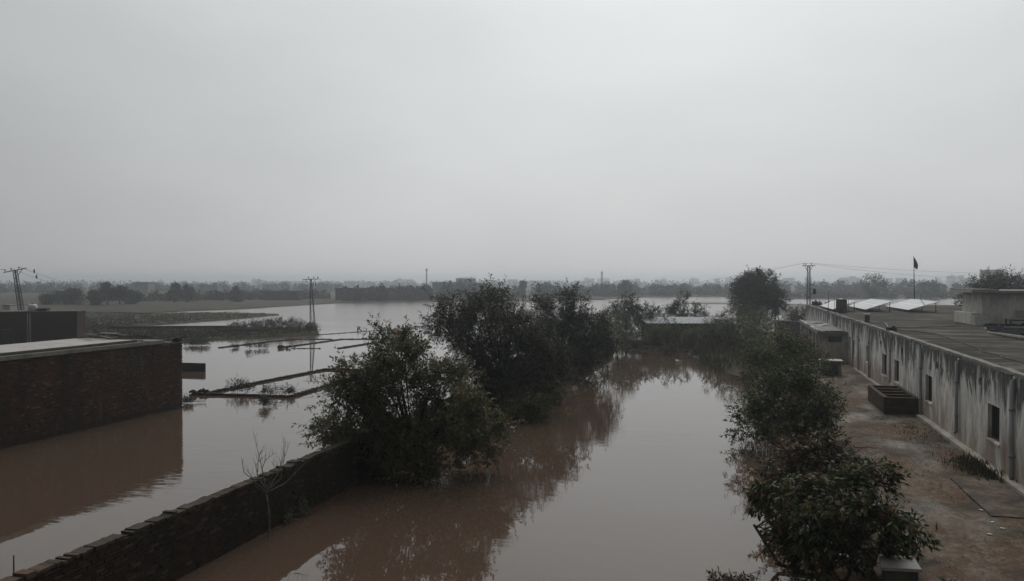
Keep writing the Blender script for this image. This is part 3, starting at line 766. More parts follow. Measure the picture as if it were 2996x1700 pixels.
# ------------------------------------------------------------------ long limewashed building on the right
BX, BZ0, BZ1, BY0, BY1, BXR = 8.8, 0.3, 4.0, 17.0, 111.0, 26.0
bt = thing('white_building', 'long stained white single-storey building with flat roof along the right side', 'building', (BX, 60, 0.4))
def wrect(x0, x1, yt, yb):
    a = onx(x0, yt, BX); b = onx(x1, yt, BX); c = onx(x0, yb, BX); return (b[1], a[1], c[2], a[2])
wins = [wrect(2890, 2925, 1178, 1280), wrect(2708, 2727, 1094, 1170), wrect(2617, 2630, 1051, 1114), wrect(2581, 2594, 1033, 1095), wrect(2534.5, 2541, 1011, 1057), wrect(2494, 2500, 992, 1036), wrect(2484, 2489, 984, 1030)]
wins = [(a, b, max(c, 0.62), d) for a, b, c, d in wins]
vents = [wrect(2863, 2873, 1102, 1133), wrect(2736, 2745, 1056, 1083), wrect(2637, 2642.5, 1014, 1037), wrect(2575, 2580, 996, 1014), wrect(2513, 2516.5, 989, 1004)]
allh = sorted(wins + vents)
# front wall with real openings (cells along the length)
ys = sorted(set([BY0, BY1] + [v for w_ in allh for v in w_[:2]] + list(np.arange(18, 111, 3.0))))
mb = MB(); TH = 0.28
rgp = np.random.default_rng(77)
for y0, y1 in zip(ys[:-1], ys[1:]):
    holes = sorted([(w_[2], w_[3]) for w_ in allh if w_[0] <= y0 + 1e-6 and w_[1] >= y1 - 1e-6])
    zc_ = BZ0 - 0.4
    for h0, h1 in holes + [(BZ1 - 0.12, None)]:
        if h0 > zc_ + 0.001: mb.add([(BX, y1, zc_), (BX, y0, zc_), (BX, y0, h0), (BX, y1, h0)], [(0, 1, 2, 3)])
        zc_ = h1
for y0, y1, z0, z1 in allh:      # reveals
    X1 = BX + TH
    mb.add([(BX, y0, z0), (X1, y0, z0), (X1, y0, z1), (BX, y0, z1), (BX, y1, z0), (X1, y1, z0), (X1, y1, z1), (BX, y1, z1)],
           [(0, 3, 2, 1), (4, 5, 6, 7), (0, 1, 5, 4), (3, 7, 6, 2)])
mb.add([(BX, BY0, -0.1), (BXR, BY0, -0.1), (BXR, BY0, 3.88), (BX, BY0, 3.88), (BX, BY1, -0.1), (BXR, BY1, -0.1), (BXR, BY1, 3.88), (BX, BY1, 3.88)], [(0, 1, 2, 3), (5, 4, 7, 6), (1, 5, 6, 2)])
mb.build('wall', 'limewash', bt)
# roof
mb = MB(); mb.box(BX + 0.06, BXR + 0.1, BY0, BY1 + 0.1, 3.88, 3.985); mb.build('roof', 'roof_top', bt)
# crumbling parapet lip, in uneven lengths
y = BY0
while y < BY1:
    ln = rgp.uniform(1.2, 3.4); mb = MB(); y1 = min(y + ln, BY1 + 0.05)
    hh = rgp.uniform(0.03, 0.05); pr = 0.022
    k = 5; vs = []
    for i in range(k + 1):
        yy = y + (y1 - y) * i / k; h2 = hh + rgp.normal() * 0.012; p2 = pr + rgp.normal() * 0.006; b2 = 3.90 + rgp.normal() * 0.015
        vs += [(BX - p2, yy, b2), (BX - p2, yy, 3.985 + h2), (BX + 0.25, yy, 3.99 + h2 * 0.8), (BX + 0.25, yy, 3.87)]
    fs = [(4 * i + j, 4 * i + 4 + j, 4 * i + 4 + (j + 1) % 4, 4 * i + (j + 1) % 4) for i in range(k) for j in range(4)] + [(3, 2, 1, 0), (4 * k, 4 * k + 1, 4 * k + 2, 4 * k + 3)]
    mb.add(vs, fs); mb.build('parapet_lip', 'concrete', bt); y = y1 + 0.003
for y0, y1, z0, z1 in wins:
    m_ = 0.05; x0 = BX + 0.14
    fr = MB()
    fr.box(x0, x0 + 0.07, y0, y0 + m_, z0, z1); fr.box(x0, x0 + 0.07, y1 - m_, y1, z0, z1)
    fr.box(x0, x0 + 0.07, y0 + m_, y1 - m_, z0, z0 + m_); fr.box(x0, x0 + 0.07, y0 + m_, y1 - m_, z1 - m_, z1)
    w_ = fr.build('window', 'window_wood', bt)
    mb = MB(); mb.box(x0 + 0.08, x0 + 0.1, y0, y1, z0, z1); mb.build('pane', 'dark_void', w_)
    for k in range(1, 4):
        mb = MB(); yy = y0 + (y1 - y0) * k / 4; mb.box(x0 + 0.02, x0 + 0.045, yy - 0.015, yy + 0.015, z0 + m_, z1 - m_); mb.build('bar', 'window_wood', w_)
    mb = MB(); mb.box(BX - 0.05, BX + 0.13, y0 - 0.05, y1 + 0.05, z0 - 0.07, z0 - 0.003); mb.build('sill', 'limewash', w_)
for y0, y1, z0, z1 in vents:
    mb = MB(); mb.box(BX + 0.2, BX + 0.26, y0, y1, z0, z1); w_ = mb.build('ventilator', 'dark_void', bt)
    n = 10; R_ = lambda a: ((y0 + y1) / 2 + (y1 - y0) / 2 * a[0], (z0 + z1) / 2 + (z1 - z0) / 2 * a[1])
    # rounded corners: plaster fill pieces give the oval opening
    mb = MB()
    for sy, sz in ((1, 1), (1, -1), (-1, 1), (-1, -1)):
        arc = [R_((sy * math.cos(a), sz * math.sin(a))) for a in np.linspace(0, math.pi / 2, 6)]
        cor = R_((sy, sz)); P = [(BX + 0.004, *cor)] + [(BX + 0.004, *q_) for q_ in arc]
        Pb = [(BX + 0.2, *cor)] + [(BX + 0.2, *q_) for q_ in arc]; n_ = len(P)
        f1 = tuple(range(n_)); f1 = f1 if sy * sz < 0 else tuple(reversed(f1))
        mb.add(P + Pb, [f1] + [(i, i + n_, i + 1 + n_, i + 1) for i in range(1, n_ - 1)])
    mb.build('vent_rim', 'limewash', w_)
pipes = [(2961, 1107, 1411, 0.075), (2799, 1052, 1270, 0.065), (2694, 1015, 1218, 0.065), (2604, 985, 1122, 0.06), (2542, 957, 1108, 0.06), (2511, 940, 1095, 0.055), (2495, 936, 1000, 0.05), (2445, 915, 935, 0.05)]
for k, (px, yt, yb, r_) in enumerate(pipes):
    a = onx(px, yt, BX - 0.09); b = onx(px, yb, BX - 0.09); yy = a[1]
    zb = max(b[2], 0.42) if k < 6 else 0.5
    mb = MB(); P = [(BX + 0.1, yy, a[2] - 0.02), (BX - 0.03, yy, a[2]), (BX - 0.09, yy, a[2] - 0.08), (BX - 0.09, yy, zb + 0.15), (BX - 0.09, yy, zb + 0.08), (BX - 0.16, yy, zb)]
    mb.tube(P, r_, 10); pp = mb.build('drain_pipe', 'pvc_grey', bt, smooth=True)
    for f in (0.3, 0.75):
        mb = MB(); zz = a[2] + (zb - a[2]) * f; mb.tube([(BX - 0.09, yy, zz - 0.05), (BX - 0.09, yy, zz + 0.05)], r_ * 1.22, 10); mb.build('pipe_collar', 'pvc_grey', pp, smooth=True)
mb = MB(); mb.box(BX - 0.30, BX + 0.02, 26, 43.4, 0.25, 0.53); mb.box(BX - 0.24, BX + 0.02, 49.6, 66, 0.25, 0.5)
mb.build('plinth', 'cement_render', bt)

# verandah annex
AX, AY0, AY1, AZ = 6.6, 70.8, 90.0, 2.95
t = thing('verandah_annex', 'low grey annex with columns and flat roof projecting from the white building', 'annex', (AX + 1, AY0 + 5, 0.4))
mb = MB()
zt = AZ - 0.28; wx0, wx1, wz0, wz1 = AX + 0.75, AX + 1.75, 2.05, 2.5
mb.box(AX, wx0, AY0, AY0 + 0.25, 0, zt); mb.box(wx1, BX - 0.01, AY0, AY0 + 0.25, 0, zt); mb.box(wx0, wx1, AY0, AY0 + 0.25, 0, wz0); mb.box(wx0, wx1, AY0, AY0 + 0.25, wz1, zt)
mb.build('end_wall', 'cement_render', t)
mb = MB(); mb.box(wx0 - 0.003, wx1 + 0.003, AY0 + 0.14, AY0 + 0.2, wz0 - 0.003, wz1 + 0.003); w_ = mb.build('window', 'dark_void', t)
for k in range(1, 5):
    mb = MB(); xx = wx0 + k * 0.2; mb.box(xx - 0.012, xx + 0.012, AY0 + 0.08, AY0 + 0.12, wz0, wz1); mb.build('bar', 'window_wood', w_)
mb = MB(); mb.box(AX - 0.12, BX - 0.005, AY0 - 0.15, AY1, zt + 0.003, AZ - 0.08); mb.build('roof_slab', 'concrete', t)
mb = MB(); mb.box(AX - 0.12, AX + 0.05, AY0 - 0.15, AY1, AZ - 0.078, AZ + 0.05); mb.box(AX + 0.053, BX - 0.06, AY0 - 0.15, AY0 + 0.02, AZ - 0.078, AZ + 0.03); mb.build('roof_kerb', 'limewash', t)
mb = MB(); mb.box(AX + 0.06, BX - 0.08, AY0 + 0.03, AY1 - 0.05, AZ - 0.078, AZ - 0.05); mb.build('roof_topping', 'concrete', t)
for k in range(6):
    yy = AY0 + 2.6 + k * 3.2; mb = MB(); mb.box(AX, AX + 0.3, yy, yy + 0.34, 0, zt); mb.build('column', 'limewash', t)
mb = MB(); mb.box(AX + 1.9, AX + 2.0, AY0 + 0.3, AY1 - 0.1, 0.3, zt); mb.build('inner_wall', 'dark_slab', t)
mb = MB(); mb.box(AX, AX + 0.25, AY1 - 0.25, AY1, 0, zt); mb.build('column', 'limewash', t)
for k, (yy, a) in enumerate(((80, 0.4), (84, -0.3))):
    mb = MB(); c = (AX + 1.1, yy, AZ + 0.0 + 0.02 * k); mb.obox(c, (0.55 * math.cos(a), 0.55 * math.sin(a), 0.1), (-0.4 * math.sin(a), 0.5 * math.cos(a), 0), (0, 0, 0.02))
    tag(mb.build('tin_sheet', 'tin_roof', loc=(c[0], c[1], AZ - 0.05)), ('nearer' if k == 0 else 'farther') + ' bent tin sheet lying on the annex roof', 'sheet')

# cattle trough
c = np.array([8.0, 46.5, 0.3])
ty0 = onz(2640, 1213, 0.4)[1]; ty1 = ty0 + 5.0; TX0, TX1, TZ = 7.15, 8.72, 1.22
t = thing('cattle_trough', 'brown brick feeding trough with four bays against the white building', 'trough', (7.9, (ty0 + ty1) / 2, 0.4))
mb = MB(); mb.box(TX0, TX1, ty0, ty1, 0.1, 0.72); mb.build('base', 'trough_brick', t)
mb = MB(); mb.box(TX0, TX0 + 0.2, ty0 + 0.2, ty1 - 0.2, 0.723, TZ); mb.build('front_rim', 'trough_brick', t)
mb = MB(); mb.box(TX1 - 0.14, TX1, ty0 + 0.2, ty1 - 0.2, 0.723, TZ + 0.05); mb.build('back_rim', 'trough_brick', t)
for k in range(5):
    yy = ty0 + (ty1 - ty0 - 0.2) * k / 4; mb = MB(); z1 = TZ + (0.01 if k in (0, 4) else 0.0)
    x0, x1 = (TX0, TX1) if k in (0, 4) else (TX0 + 0.203, TX1 - 0.143); mb.box(x0, x1, yy, yy + 0.2, 0.724, z1); mb.build('divider', 'trough_brick', t)

# concrete well box
c = onz(2432, 1100, 0.4); c = np.array([c[0], c[1] + 0.6, 0.4])
t = thing('well_box', 'small concrete box with pale slab lid and dark opening near the annex', 'pump box', c)
x, y = c[0], c[1]
for s in (-1, 1):
    mb = MB(); mb.box(x + s * 0.55 - 0.11, x + s * 0.55 + 0.11, y - 0.6, y + 0.6, 0.1, 1.38); mb.build('side_wall', 'concrete', t)
mb = MB(); mb.box(x - 0.437, x + 0.437, y + 0.35, y + 0.5, 0.1, 1.38); mb.build('back_wall', 'dark_slab', t)
mb = MB(); mb.box(x - 0.437, x + 0.437, y - 0.4, y - 0.32, 0.1, 1.25); mb.build('door', 'dark_void', t)
mb = MB(); mb.box(x - 0.78, x + 0.78, y - 0.7, y + 0.65, 1.383, 1.47); mb.build('lid', 'pale_slab', t)

# paving and slabs in the yard
mb = MB(); mb.box(6.95, BX - 0.32, 25.6, 30.2, 0.2, 0.44); tag(mb.build('concrete_apron', 'apron', loc=(7.7, 27.8, 0.4)), 'worn grey concrete apron beside the wall at the right edge', 'paving')
mb = MB(); mb.box(7.6, BX + 0.1, 19.5, 23.6, 0.2, 0.47); tag(mb.build('concrete_apron', 'apron', loc=(8, 21.5, 0.4)), 'lower concrete apron at the bottom right corner', 'paving')
t = thing('slab_bench', 'pale flat concrete slab on a dark block beside the nearest bush', 'bench', (3.45, 18.3, 0.4))
a, b, c, d = onz(2572, 1622, 0.58), onz(2672, 1627, 0.58), onz(2697, 1666, 0.58), onz(2578, 1660, 0.58)
mb = MB(); vs = [tuple(p) for p in (d, c, b, a)]; vs = [(p[0], p[1], 0.51) for p in vs] + [(p[0], p[1], 0.58) for p in vs]; mb.add(vs, BF); mb.build('top_slab', 'pale_slab', t)
mb = MB(); ctr = (a + b + c + d) / 4; vs = [ctr + (p - ctr) * 0.86 for p in (d, c, b, a)]; vs = [(p[0], p[1], 0.1) for p in vs] + [(p[0], p[1], 0.507) for p in vs]; mb.add(vs, BF); mb.build('block', 'dark_slab', t)
def yslab(label, px, py, lx, ly, z, mat, rz, name='stone_slab'):
    p = onz(px, py, z); c_, s_ = math.cos(rz), math.sin(rz); mb = MB(); rg = np.random.default_rng(int(px))
    mb.obox((p[0], p[1], z), (lx / 2 * c_, lx / 2 * s_, rg.normal() * 0.01), (-ly / 2 * s_, ly / 2 * c_, rg.normal() * 0.01), (0, 0, 0.05))
    tag(mb.build(name, mat, loc=(p[0], p[1], 0.4)), label, 'slab')
yslab('pale slab half under the dark tree by the drain', 2448, 1290, 0.75, 0.9, 0.44, 'concrete', 0.1)
yslab('flat grey slab over the drain hole in the yard', 2535, 1310, 0.9, 0.4, 0.40, 'apron', 0.05)
yslab('dark slab sunk at the drain edge', 2490, 1340, 1.2, 0.45, 0.40, 'apron', -0.1)
yslab('thin pale slab beside the hedge at the middle of the yard', 2425, 1222, 0.9, 0.35, 0.40, 'apron', 0.2)
rg = np.random.default_rng(91)
for k, (px, py) in enumerate(((2903, 1530), (2933, 1548), (2870, 1494), (2708, 1577), (2980, 1433), (2896, 1565))):
    p = onz(px, py, gz(*onz(px, py, 0.42)[:2])); a = rg.uniform(0, 3); mb = MB(); mb.obox(p + [0, 0, 0.015], (0.055 * math.cos(a), 0.055 * math.sin(a), 0), (-0.03 * math.sin(a), 0.03 * math.cos(a), 0), (0, 0, 0.015))
    tag(mb.build('litter_scrap', 'white_plastic', loc=p), ['long white scrap left of the apron corner', 'white scrap just below the apron', 'tiny white scrap by the apron side', 'pale scrap right of the nearest bush', 'white scrap at the foot of the wall', 'small pale scrap on the bare earth'][k], 'litter')

# ------------------------------------------------------------------ things on the long roof
RX0, RY0 = 16.3, 0
f0 = onz(2873, 950, 4.0); RX = f0[0]; RY = f0[1]
t = thing('roof_room', 'pale stair room with overhanging slab roof on top of the white building', 'roof room', (RX + 4, RY + 2, 3.985))
mb = MB(); mb.box(RX, RX + 12, RY, RY + 5.0, 3.9, 6.2); mb.build('wall', 'limewash_room', t)
mb = MB(); mb.box(RX - 0.75, RX + 12.4, RY - 0.45, RY + 5.6, 6.203, 6.36); mb.build('roof_slab', 'cement_render', t)
mb = MB(); mb.box(RX - 0.72, RX + 0.9, RY - 0.42, RY + 5.5, 6.363, 6.43); mb.build('slab_topping', 'concrete', t)
mb = MB(); mb.box(RX - 0.55, RX - 0.003, RY + 0.4, RY + 5.0, 3.9, 4.75); mb.build('buttress', 'limewash_room', t)
mb = MB(); mb.box(RX + 2.0, RX + 3.3, RY - 0.04, RY + 0.05, 4.55, 5.0); mb.build('niche_frame', 'cement_render', t)
mb = MB(); mb.add([(RX - 0.6, RY - 0.8, 3.98), (RX + 0.45, RY - 0.8, 3.98), (RX + 0.45, RY + 0.38, 3.98), (RX - 0.6, RY + 0.38, 3.98), (RX - 0.6, RY - 0.5, 4.62), (RX + 0.15, RY - 0.5, 4.62), (RX + 0.15, RY + 0.38, 4.62), (RX - 0.6, RY + 0.38, 4.62)], BF)
tag(mb.build('concrete_plinth', 'cement_render', loc=(RX, RY - 0.2, 3.985)), 'sloping grey cement block at the foot of the stair room', 'block')
# dark cot frame and black roof patch in front of the room
t = thing('rope_cot', 'dark low cot standing in the shade before the stair room', 'cot', (RX + 2.8, RY - 1.4, 3.985))
for sx in (0, 1):
    for sy in (0, 1):
        mb = MB(); xx, yy = RX + 1.2 + sx * 3.0, RY - 1.9 + sy * 1.0; mb.tube([(xx, yy, 3.985), (xx, yy, 4.45)], 0.05, 6); mb.build('leg', 'window_wood', t)
mb = MB(); mb.box(RX + 1.2, RX + 4.2, RY - 1.9, RY - 0.9, 4.36, 4.42); mb.build('bed', 'window_wood', t)
rg = np.random.default_rng(66)
Pq = [onz(2884, 951, 4.0), onz(3080, 949, 4.0), onz(3080, 994, 4.0), onz(2902, 974, 4.0)]
nu, nv = 22, 14; vs = []
for i in range(nv):
    for j in range(nu):
        u_, v_ = j / (nu - 1), i / (nv - 1); q = (Pq[0] * (1 - u_) + Pq[1] * u_) * (1 - v_) + (Pq[3] * (1 - u_) + Pq[2] * u_) * v_
        vs.append((q[0] + rg.normal() * 0.12, q[1] + rg.normal() * 0.2, 4.02 + abs(rg.normal()) * 0.06))
mb = MB(); mb.add(vs, [(i * nu + j, (i + 1) * nu + j, (i + 1) * nu + j + 1, i * nu + j + 1) for i in range(nv - 1) for j in range(nu - 1)])
tag(mb.build('dark_patch', 'matte_black', loc=(RX + 4, RY - 3, 3.985)), 'black uneven patch on the roof before the stair room', 'dark_patch')  # uneven black mesh covering the dark area of the roof
a = onz(2888, 972, 4.08); b = onz(3060, 1000, 4.08)
mb = MB(); mb.tube([a, a * 0.7 + b * 0.3, a * 0.3 + b * 0.7, b], [0.04, 0.10, 0.12, 0.12], 8); tag(mb.build('roof_pole', 'concrete', loc=a), 'pale thick pole lying on the roof at the right edge', 'pole')
a = onz(2940, 958, 4.15); b = onz(3060, 960, 4.15)
mb = MB(); mb.tube([a, b], 0.06, 6); tag(mb.build('roof_pole', 'pvc_grey', loc=a), 'thin pale pipe lying in the dark before the stair room', 'pipe')
p = onz(2883, 966, 4.0); mb = MB(); mb.tube([p + [0, 0, z_] for z_ in (-0.015, 0.05, 0.12, 0.16)], [0.06, 0.08, 0.07, 0.02], 8); tag(mb.build('small_pot', 'white_plastic', loc=p), 'small pale pot on the roof beside the cement block', 'pot')
# cables
def cable(label, pxs, z=4.01, r=0.022, mat='rubber'):
    P = [onz(a, b, z) for a, b in pxs]; Q = []
    for i in range(len(P) - 1):
        p0, p1, p2, p3 = P[max(i - 1, 0)], P[i], P[i + 1], P[min(i + 2, len(P) - 1)]
        for f in np.linspace(0, 1, 6)[:-1]: Q.append(0.5 * (2 * p1 + (p2 - p0) * f + (2 * p0 - 5 * p1 + 4 * p2 - p3) * f * f + (3 * p1 - p0 - 3 * p2 + p3) * f ** 3))
    Q.append(P[-1]); mb = MB(); mb.tube(Q, r, 5); tag(mb.build('cable', mat, loc=P[0]), label, 'cable')
cable('long black hose winding across the roof to the right edge', [(2600, 962), (2680, 970), (2740, 978), (2800, 998), (2860, 1018), (2870, 1027), (2890, 1032), (2925, 1040), (2932, 1046), (2970, 1054), (3010, 1066)])
cable('straight thin cable crossing the roof towards the stair room', [(2604, 959), (2700, 958), (2810, 954)], r=0.018)
cable('pale bent pipe looping over the roof edge', [(2480, 934), (2520, 936), (2570, 943), (2588, 944), (2596, 952), (2596, 958)], z=4.06, r=0.025, mat='pvc_grey')
p = onz(2608, 968, 4.0); mb = MB(); mb.obox(p + [0, 0, 0.11], (0.22, 0.05, 0), (-0.05, 0.18, 0), (0, 0, 0.12)); mb.obox(p + [0.1, 0, 0.27], (0.09, 0, 0), (0, 0.09, 0), (0, 0, 0.04)); tag(mb.build('pump_motor', 'steel', loc=p), 'small dark pump at the roof edge where the hose starts', 'pump')
p = onz(2526, 943, 3.985); p[0] = max(p[0], 9.3)
t = thing('vent_chimney', 'short square vent chimney with white cap on the roof edge', 'chimney', p)
mb = MB(); mb.box(p[0] - 0.16, p[0] + 0.16, p[1] - 0.16, p[1] + 0.16, 3.98, 4.52); mb.build('stack', 'dark_slab', t)
mb = MB(); mb.box(p[0] - 0.21, p[0] + 0.21, p[1] - 0.21, p[1] + 0.21, 4.523, 4.6); mb.build('cap', 'white_plastic', t)
p = onz(2450, 915, 3.985); p[0] = 9.75
t = thing('roof_tank', 'brown cylindrical water tank on the roof near the far end', 'tank', p)
mb = MB(); mb.tube([p + [0, 0, z_] for z_ in (0, 0.08, 1.15, 1.25)], [0.46, 0.5, 0.5, 0.44], 18); mb.build('body', 'tank_brown', t, smooth=True)
mb = MB(); mb.tube([p + [0, 0, z_] for z_ in (1.252, 1.29)], [0.55, 0.55], 16); mb.build('lid', 'steel', t)
for s in (-1, 1):
    mb = MB(); mb.tube([p + [s * 0.62, 0, 0], p + [s * 0.62, 0, 1.32]], 0.02, 5); mb.build('guard_rod', 'steel', t)
for k, (x0, wdt) in enumerate(((9.25, 2.1), (12.2, 2.35), (16.0, 2.6))):
    y0, y1 = 85.5, 98.0; za, zb = 4.22, 5.02
    t = thing('solar_array', ['solar array partly hidden behind the brown roof tank', 'middle tilted solar array on the roof', 'rightmost tilted solar array on the roof by the flag'][k], 'solar panels', (x0 + 1, (y0 + y1) / 2, 3.985))
    nrow, ncol = (2, 3); ux = np.array([wdt, 0, zb - za]); Lx = np.linalg.norm(ux); ux = ux / Lx; nz_ = np.array([-ux[2], 0, ux[0]])
    for i in range(nrow):
        for j in range(ncol):
            c = np.array([x0, y0, za]) + ux * Lx * (i + 0.5) / nrow + np.array([0, (y1 - y0) * (j + 0.5) / ncol, 0])
            mb = MB(); mb.obox(c, ux * (Lx / nrow / 2 - 0.02), (0, (y1 - y0) / ncol / 2 - 0.02, 0), nz_ * 0.02); pn = mb.build('panel', 'solar_glass', t)
            mb = MB(); hx, hy = Lx / nrow / 2 - 0.02, (y1 - y0) / ncol / 2 - 0.02
            for s in (-1, 1):
                mb.obox(c + ux * s * hx, ux * 0.018, (0, hy + 0.018, 0), nz_ * 0.026); mb.obox(c + np.array([0, s * hy, 0]), ux * hx, (0, 0.018, 0), nz_ * 0.025)
            mb.build('frame', 'alu', pn)
    for yy in (y0 + 0.3, (y0 + y1) / 2, y1 - 0.3):
        for f, zt_ in ((0.06, za), (0.94, zb)):
            mb = MB(); xx = x0 + wdt * f; mb.tube([(xx, yy, 3.985), (xx, yy, za + (zb - za) * f - 0.03)], 0.035, 6); mb.build('leg', 'steel', t)
# flag
p = gnd(2676, 100, 3.985)
t = thing('flag_pole', 'tall thin pole with a drooping dark green flag on the far roof', 'flag', p)
mb = MB(); mb.tube([p, p + [-0.05, 0, 3.0], p + [-0.12, 0, 6.05]], [0.075, 0.05, 0.03], 8); mb.build('pole', 'steel', t, smooth=True)
mb = MB(); rows, cols = 9, 6; vs = []
for i in range(rows):
    for j in range(cols):
        f, g = i / (rows - 1), j / (cols - 1); w_ = 0.48 * math.sin(math.pi * min(1, f * 0.62 + 0.12))
        vs.append(p + np.array([-0.1 + g * w_ , 0.10 * math.sin(g * 7 + f * 3), 5.95 - 1.25 * f - 0.3 * g]))
fs = [(i * cols + j, (i + 1) * cols + j, (i + 1) * cols + j + 1, i * cols + j + 1) for i in range(rows - 1) for j in range(cols - 1)]
mb.add(vs, fs); mb.build('flag_cloth', 'flag_cloth', t, smooth=True)
for px, zc_, hh, lab in ((2424, 80, 2.0, 'thin antenna rod beside the brown roof tank'), (2695, 97, 1.3, 'short thin rod on the roof right of the flag')):
    p = gnd(px, zc_, 3.985); t = thing('antenna_rod', lab, 'rod', p)
    mb = MB(); mb.tube([p, p + [0, 0, hh]], 0.025, 5); mb.build('rod', 'steel', t)
    mb = MB(); mb.box(p[0] - 0.25, p[0] + 0.25, p[1] - 0.2, p[1] + 0.2, 3.987, 4.07); mb.build('foot', 'dark_slab', t)
for k, (xx, yy, hh) in enumerate(((9.5, 107, 0.5), (10.1, 108.5, 0.35), (10.9, 106, 0.42))):
    mb = MB(); mb.obox((xx, yy, 3.985 + hh / 2), (0.3, 0.05, 0), (-0.05, 0.25, 0), (0, 0, hh / 2)); mb.obox((xx + 0.1, yy, 3.985 + hh + 0.1), (0.08, 0, 0.02), (0, 0.08, 0), (0, 0, 0.1))
    tag(mb.build('roof_clutter', 'steel', loc=(xx, yy, 3.985)), ['left', 'middle', 'right'][k] + ' dark lump of clutter at the far end of the roof', 'clutter')

# ------------------------------------------------------------------ tin-roofed shed at the end of the channel
t = thing('tin_shed', 'low brick shed with pale blue tin roof at the end of the channel', 'shed', gnd(2000, 90, 0.2))
A, B = gnd(1898, 90), gnd(2150, 90)
mb = MB(); A[2] = B[2] = 0; d = unit(B - A); n_ = np.array([-d[1], d[0], 0]); L = np.linalg.norm(B - A)
mb.obox((A + B) / 2 + n_ * 2.5 + [0, 0, 1.05], d * L / 2, n_ * 2.5, (0, 0, 1.3)); mb.build('wall', 'brick_far', t)
rf = MB(); N_ = 46; vs = []
for i in range(N_ + 1):
    q = A - d * 0.3 + d * (L + 0.6) * i / N_; bump_ = 0.03 * (i % 2)
    vs += [tuple(q - n_ * 0.6 + [0, 0, 2.36 + bump_]), tuple(q + n_ * 5.6 + [0, 0, 2.80 + bump_]), tuple(q - n_ * 0.6 + [0, 0, 2.33 + bump_]), tuple(q + n_ * 5.6 + [0, 0, 2.77 + bump_])]
fs = []
for i in range(N_):
    a = 4 * i; fs += [(a, a + 4, a + 5, a + 1), (a + 2, a + 3, a + 7, a + 6), (a, a + 2, a + 6, a + 4), (a + 1, a + 5, a + 7, a + 3)]
rf.add(vs, fs); rf.build('roof', 'tin_roof', t)
for f in (0.18, 0.42, 0.66, 0.88):
    mb = MB(); c = A + d * L * f - n_ * 0.03; mb.obox(c + [0, 0, 1.0], d * 0.5, n_ * 0.04, (0, 0, 0.9)); mb.build('doorway', 'dark_void', t)
t = thing('yard_wall', 'dark weathered wall joining the shed side to the verandah annex', 'wall', gnd(2310, 98, 0.2))
A, B = gnd(2275, 97), gnd(2354, 93); d = unit(B - A); n_ = np.array([-d[1], d[0], 0]); L = np.linalg.norm(B - A)
mb = MB(); mb.obox((A + B) / 2 + [0, 0, 1.05], d * L / 2, n_ * 0.12, (0, 0, 1.25)); mb.build('wall_face', 'dark_slab', t)
mb = MB(); mb.obox((A + B) / 2 + [0, 0, 2.34], d * L / 2, n_ * 0.17, (0, 0, 0.035)); mb.build('coping', 'concrete', t)
mb = MB(); mb.obox(B + d * 0.12 + [0, 0, 1.2], d * 0.1, n_ * 0.14, (0, 0, 1.5)); mb.build('end_post', 'limewash', t)

# ------------------------------------------------------------------ trees and bushes near the camera
TR = lambda px, zc: gnd(px, zc, 0.0)
make_tree('flooded_tree', 'big leafy tree with brownish shoots hanging over the mossy wall', TR(1225, 29.5), 5.3, 4.0, 2.8, -0.4, 101, boughs=[(1135,1005,.42),(1178,1030,.55),(1120,1060,.5),(1045,1110,.5),(1110,1130,.75),(1230,1105,.6),(1300,1090,.4),(1350,1120,.45),(1000,1180,.5),(1120,1220,.95),(1260,1190,.85),(1370,1200,.6),(1430,1250,.5),(970,1255,.45),(1060,1290,.8),(1180,1310,.85),(1320,1285,.65),(1410,1310,.4),(1100,1370,.6),(1220,1370,.5),(985,1300,.35),(1160,1400,.35)], zc=29.5, dens=36, thick=1.6, nclump=350, shoots=13, per=14, leaf=(0.15, 0.052), shoot_len=0.6, trunk_r=0.13, brown=0.15, lean=(-0.1, 0), tint=(0.2, 0.78))
make_tree('flooded_tree', 'tall dark feathery tree behind the brownish one by the channel', TR(1475, 44), 6.9, 4.3, 3.2, -0.3, 102, boughs=[(1310,915,.55),(1290,965,.55),(1345,945,.6),(1440,885,.75),(1400,930,.95),(1490,935,.95),(1360,995,.75),(1390,1025,.85),(1470,1020,1.25),(1560,1005,.95),(1440,1100,1.0),(1540,1105,1.0),(1620,1070,.8),(1580,1155,.6),(1500,1160,.5)], zc=44, dens=34, thick=2.2, nclump=340, shoots=12, per=14, leaf=(0.16, 0.05), shoot_len=0.8, mat='leaf_dark', trunk_r=0.16, brown=0.05, lean=(-0.6, 0), tint=(0.1, 0.7))
make_tree('flooded_tree', 'dark round tree right behind the tall feathery one, top cutting the lake', TR(1640, 59), 6.4, 3.8, 3.0, 0.0, 103, boughs=[(1655,885,.65),(1590,905,.75),(1690,930,.85),(1630,970,1.2),(1740,955,.65),(1570,1000,1.0),(1680,1015,1.2),(1765,1005,.8),(1620,1065,.9),(1560,1080,.8),(1720,1050,.7)], zc=59, dens=30, thick=2.2, nclump=260, shoots=12, per=12, leaf=(0.2, 0.065), shoot_len=0.8, mat='leaf_dark', trunk_r=0.15, brown=0.05, tint=(0.1, 0.7))
make_tree('bank_bush', 'dark low bush at the water under the round tree on the left bank', TR(1580, 52), 2.9, 2.0, 2.0, 0.05, 104, 'bush', 50, 10, 11, (0.17, 0.055), 0.55, 'leaf_dark', 0.06, stems=3, brown=0.03)
make_tree('bank_bush', 'rounded bush right of the dark round tree on the left bank', TR(1765, 70), 4.6, 3.0, 2.3, 0.05, 105, 'bush', 60, 10, 10, (0.2, 0.06), 0.6, 'leaf', 0.06, stems=3, brown=0.04, tint=(0.2, 0.7))
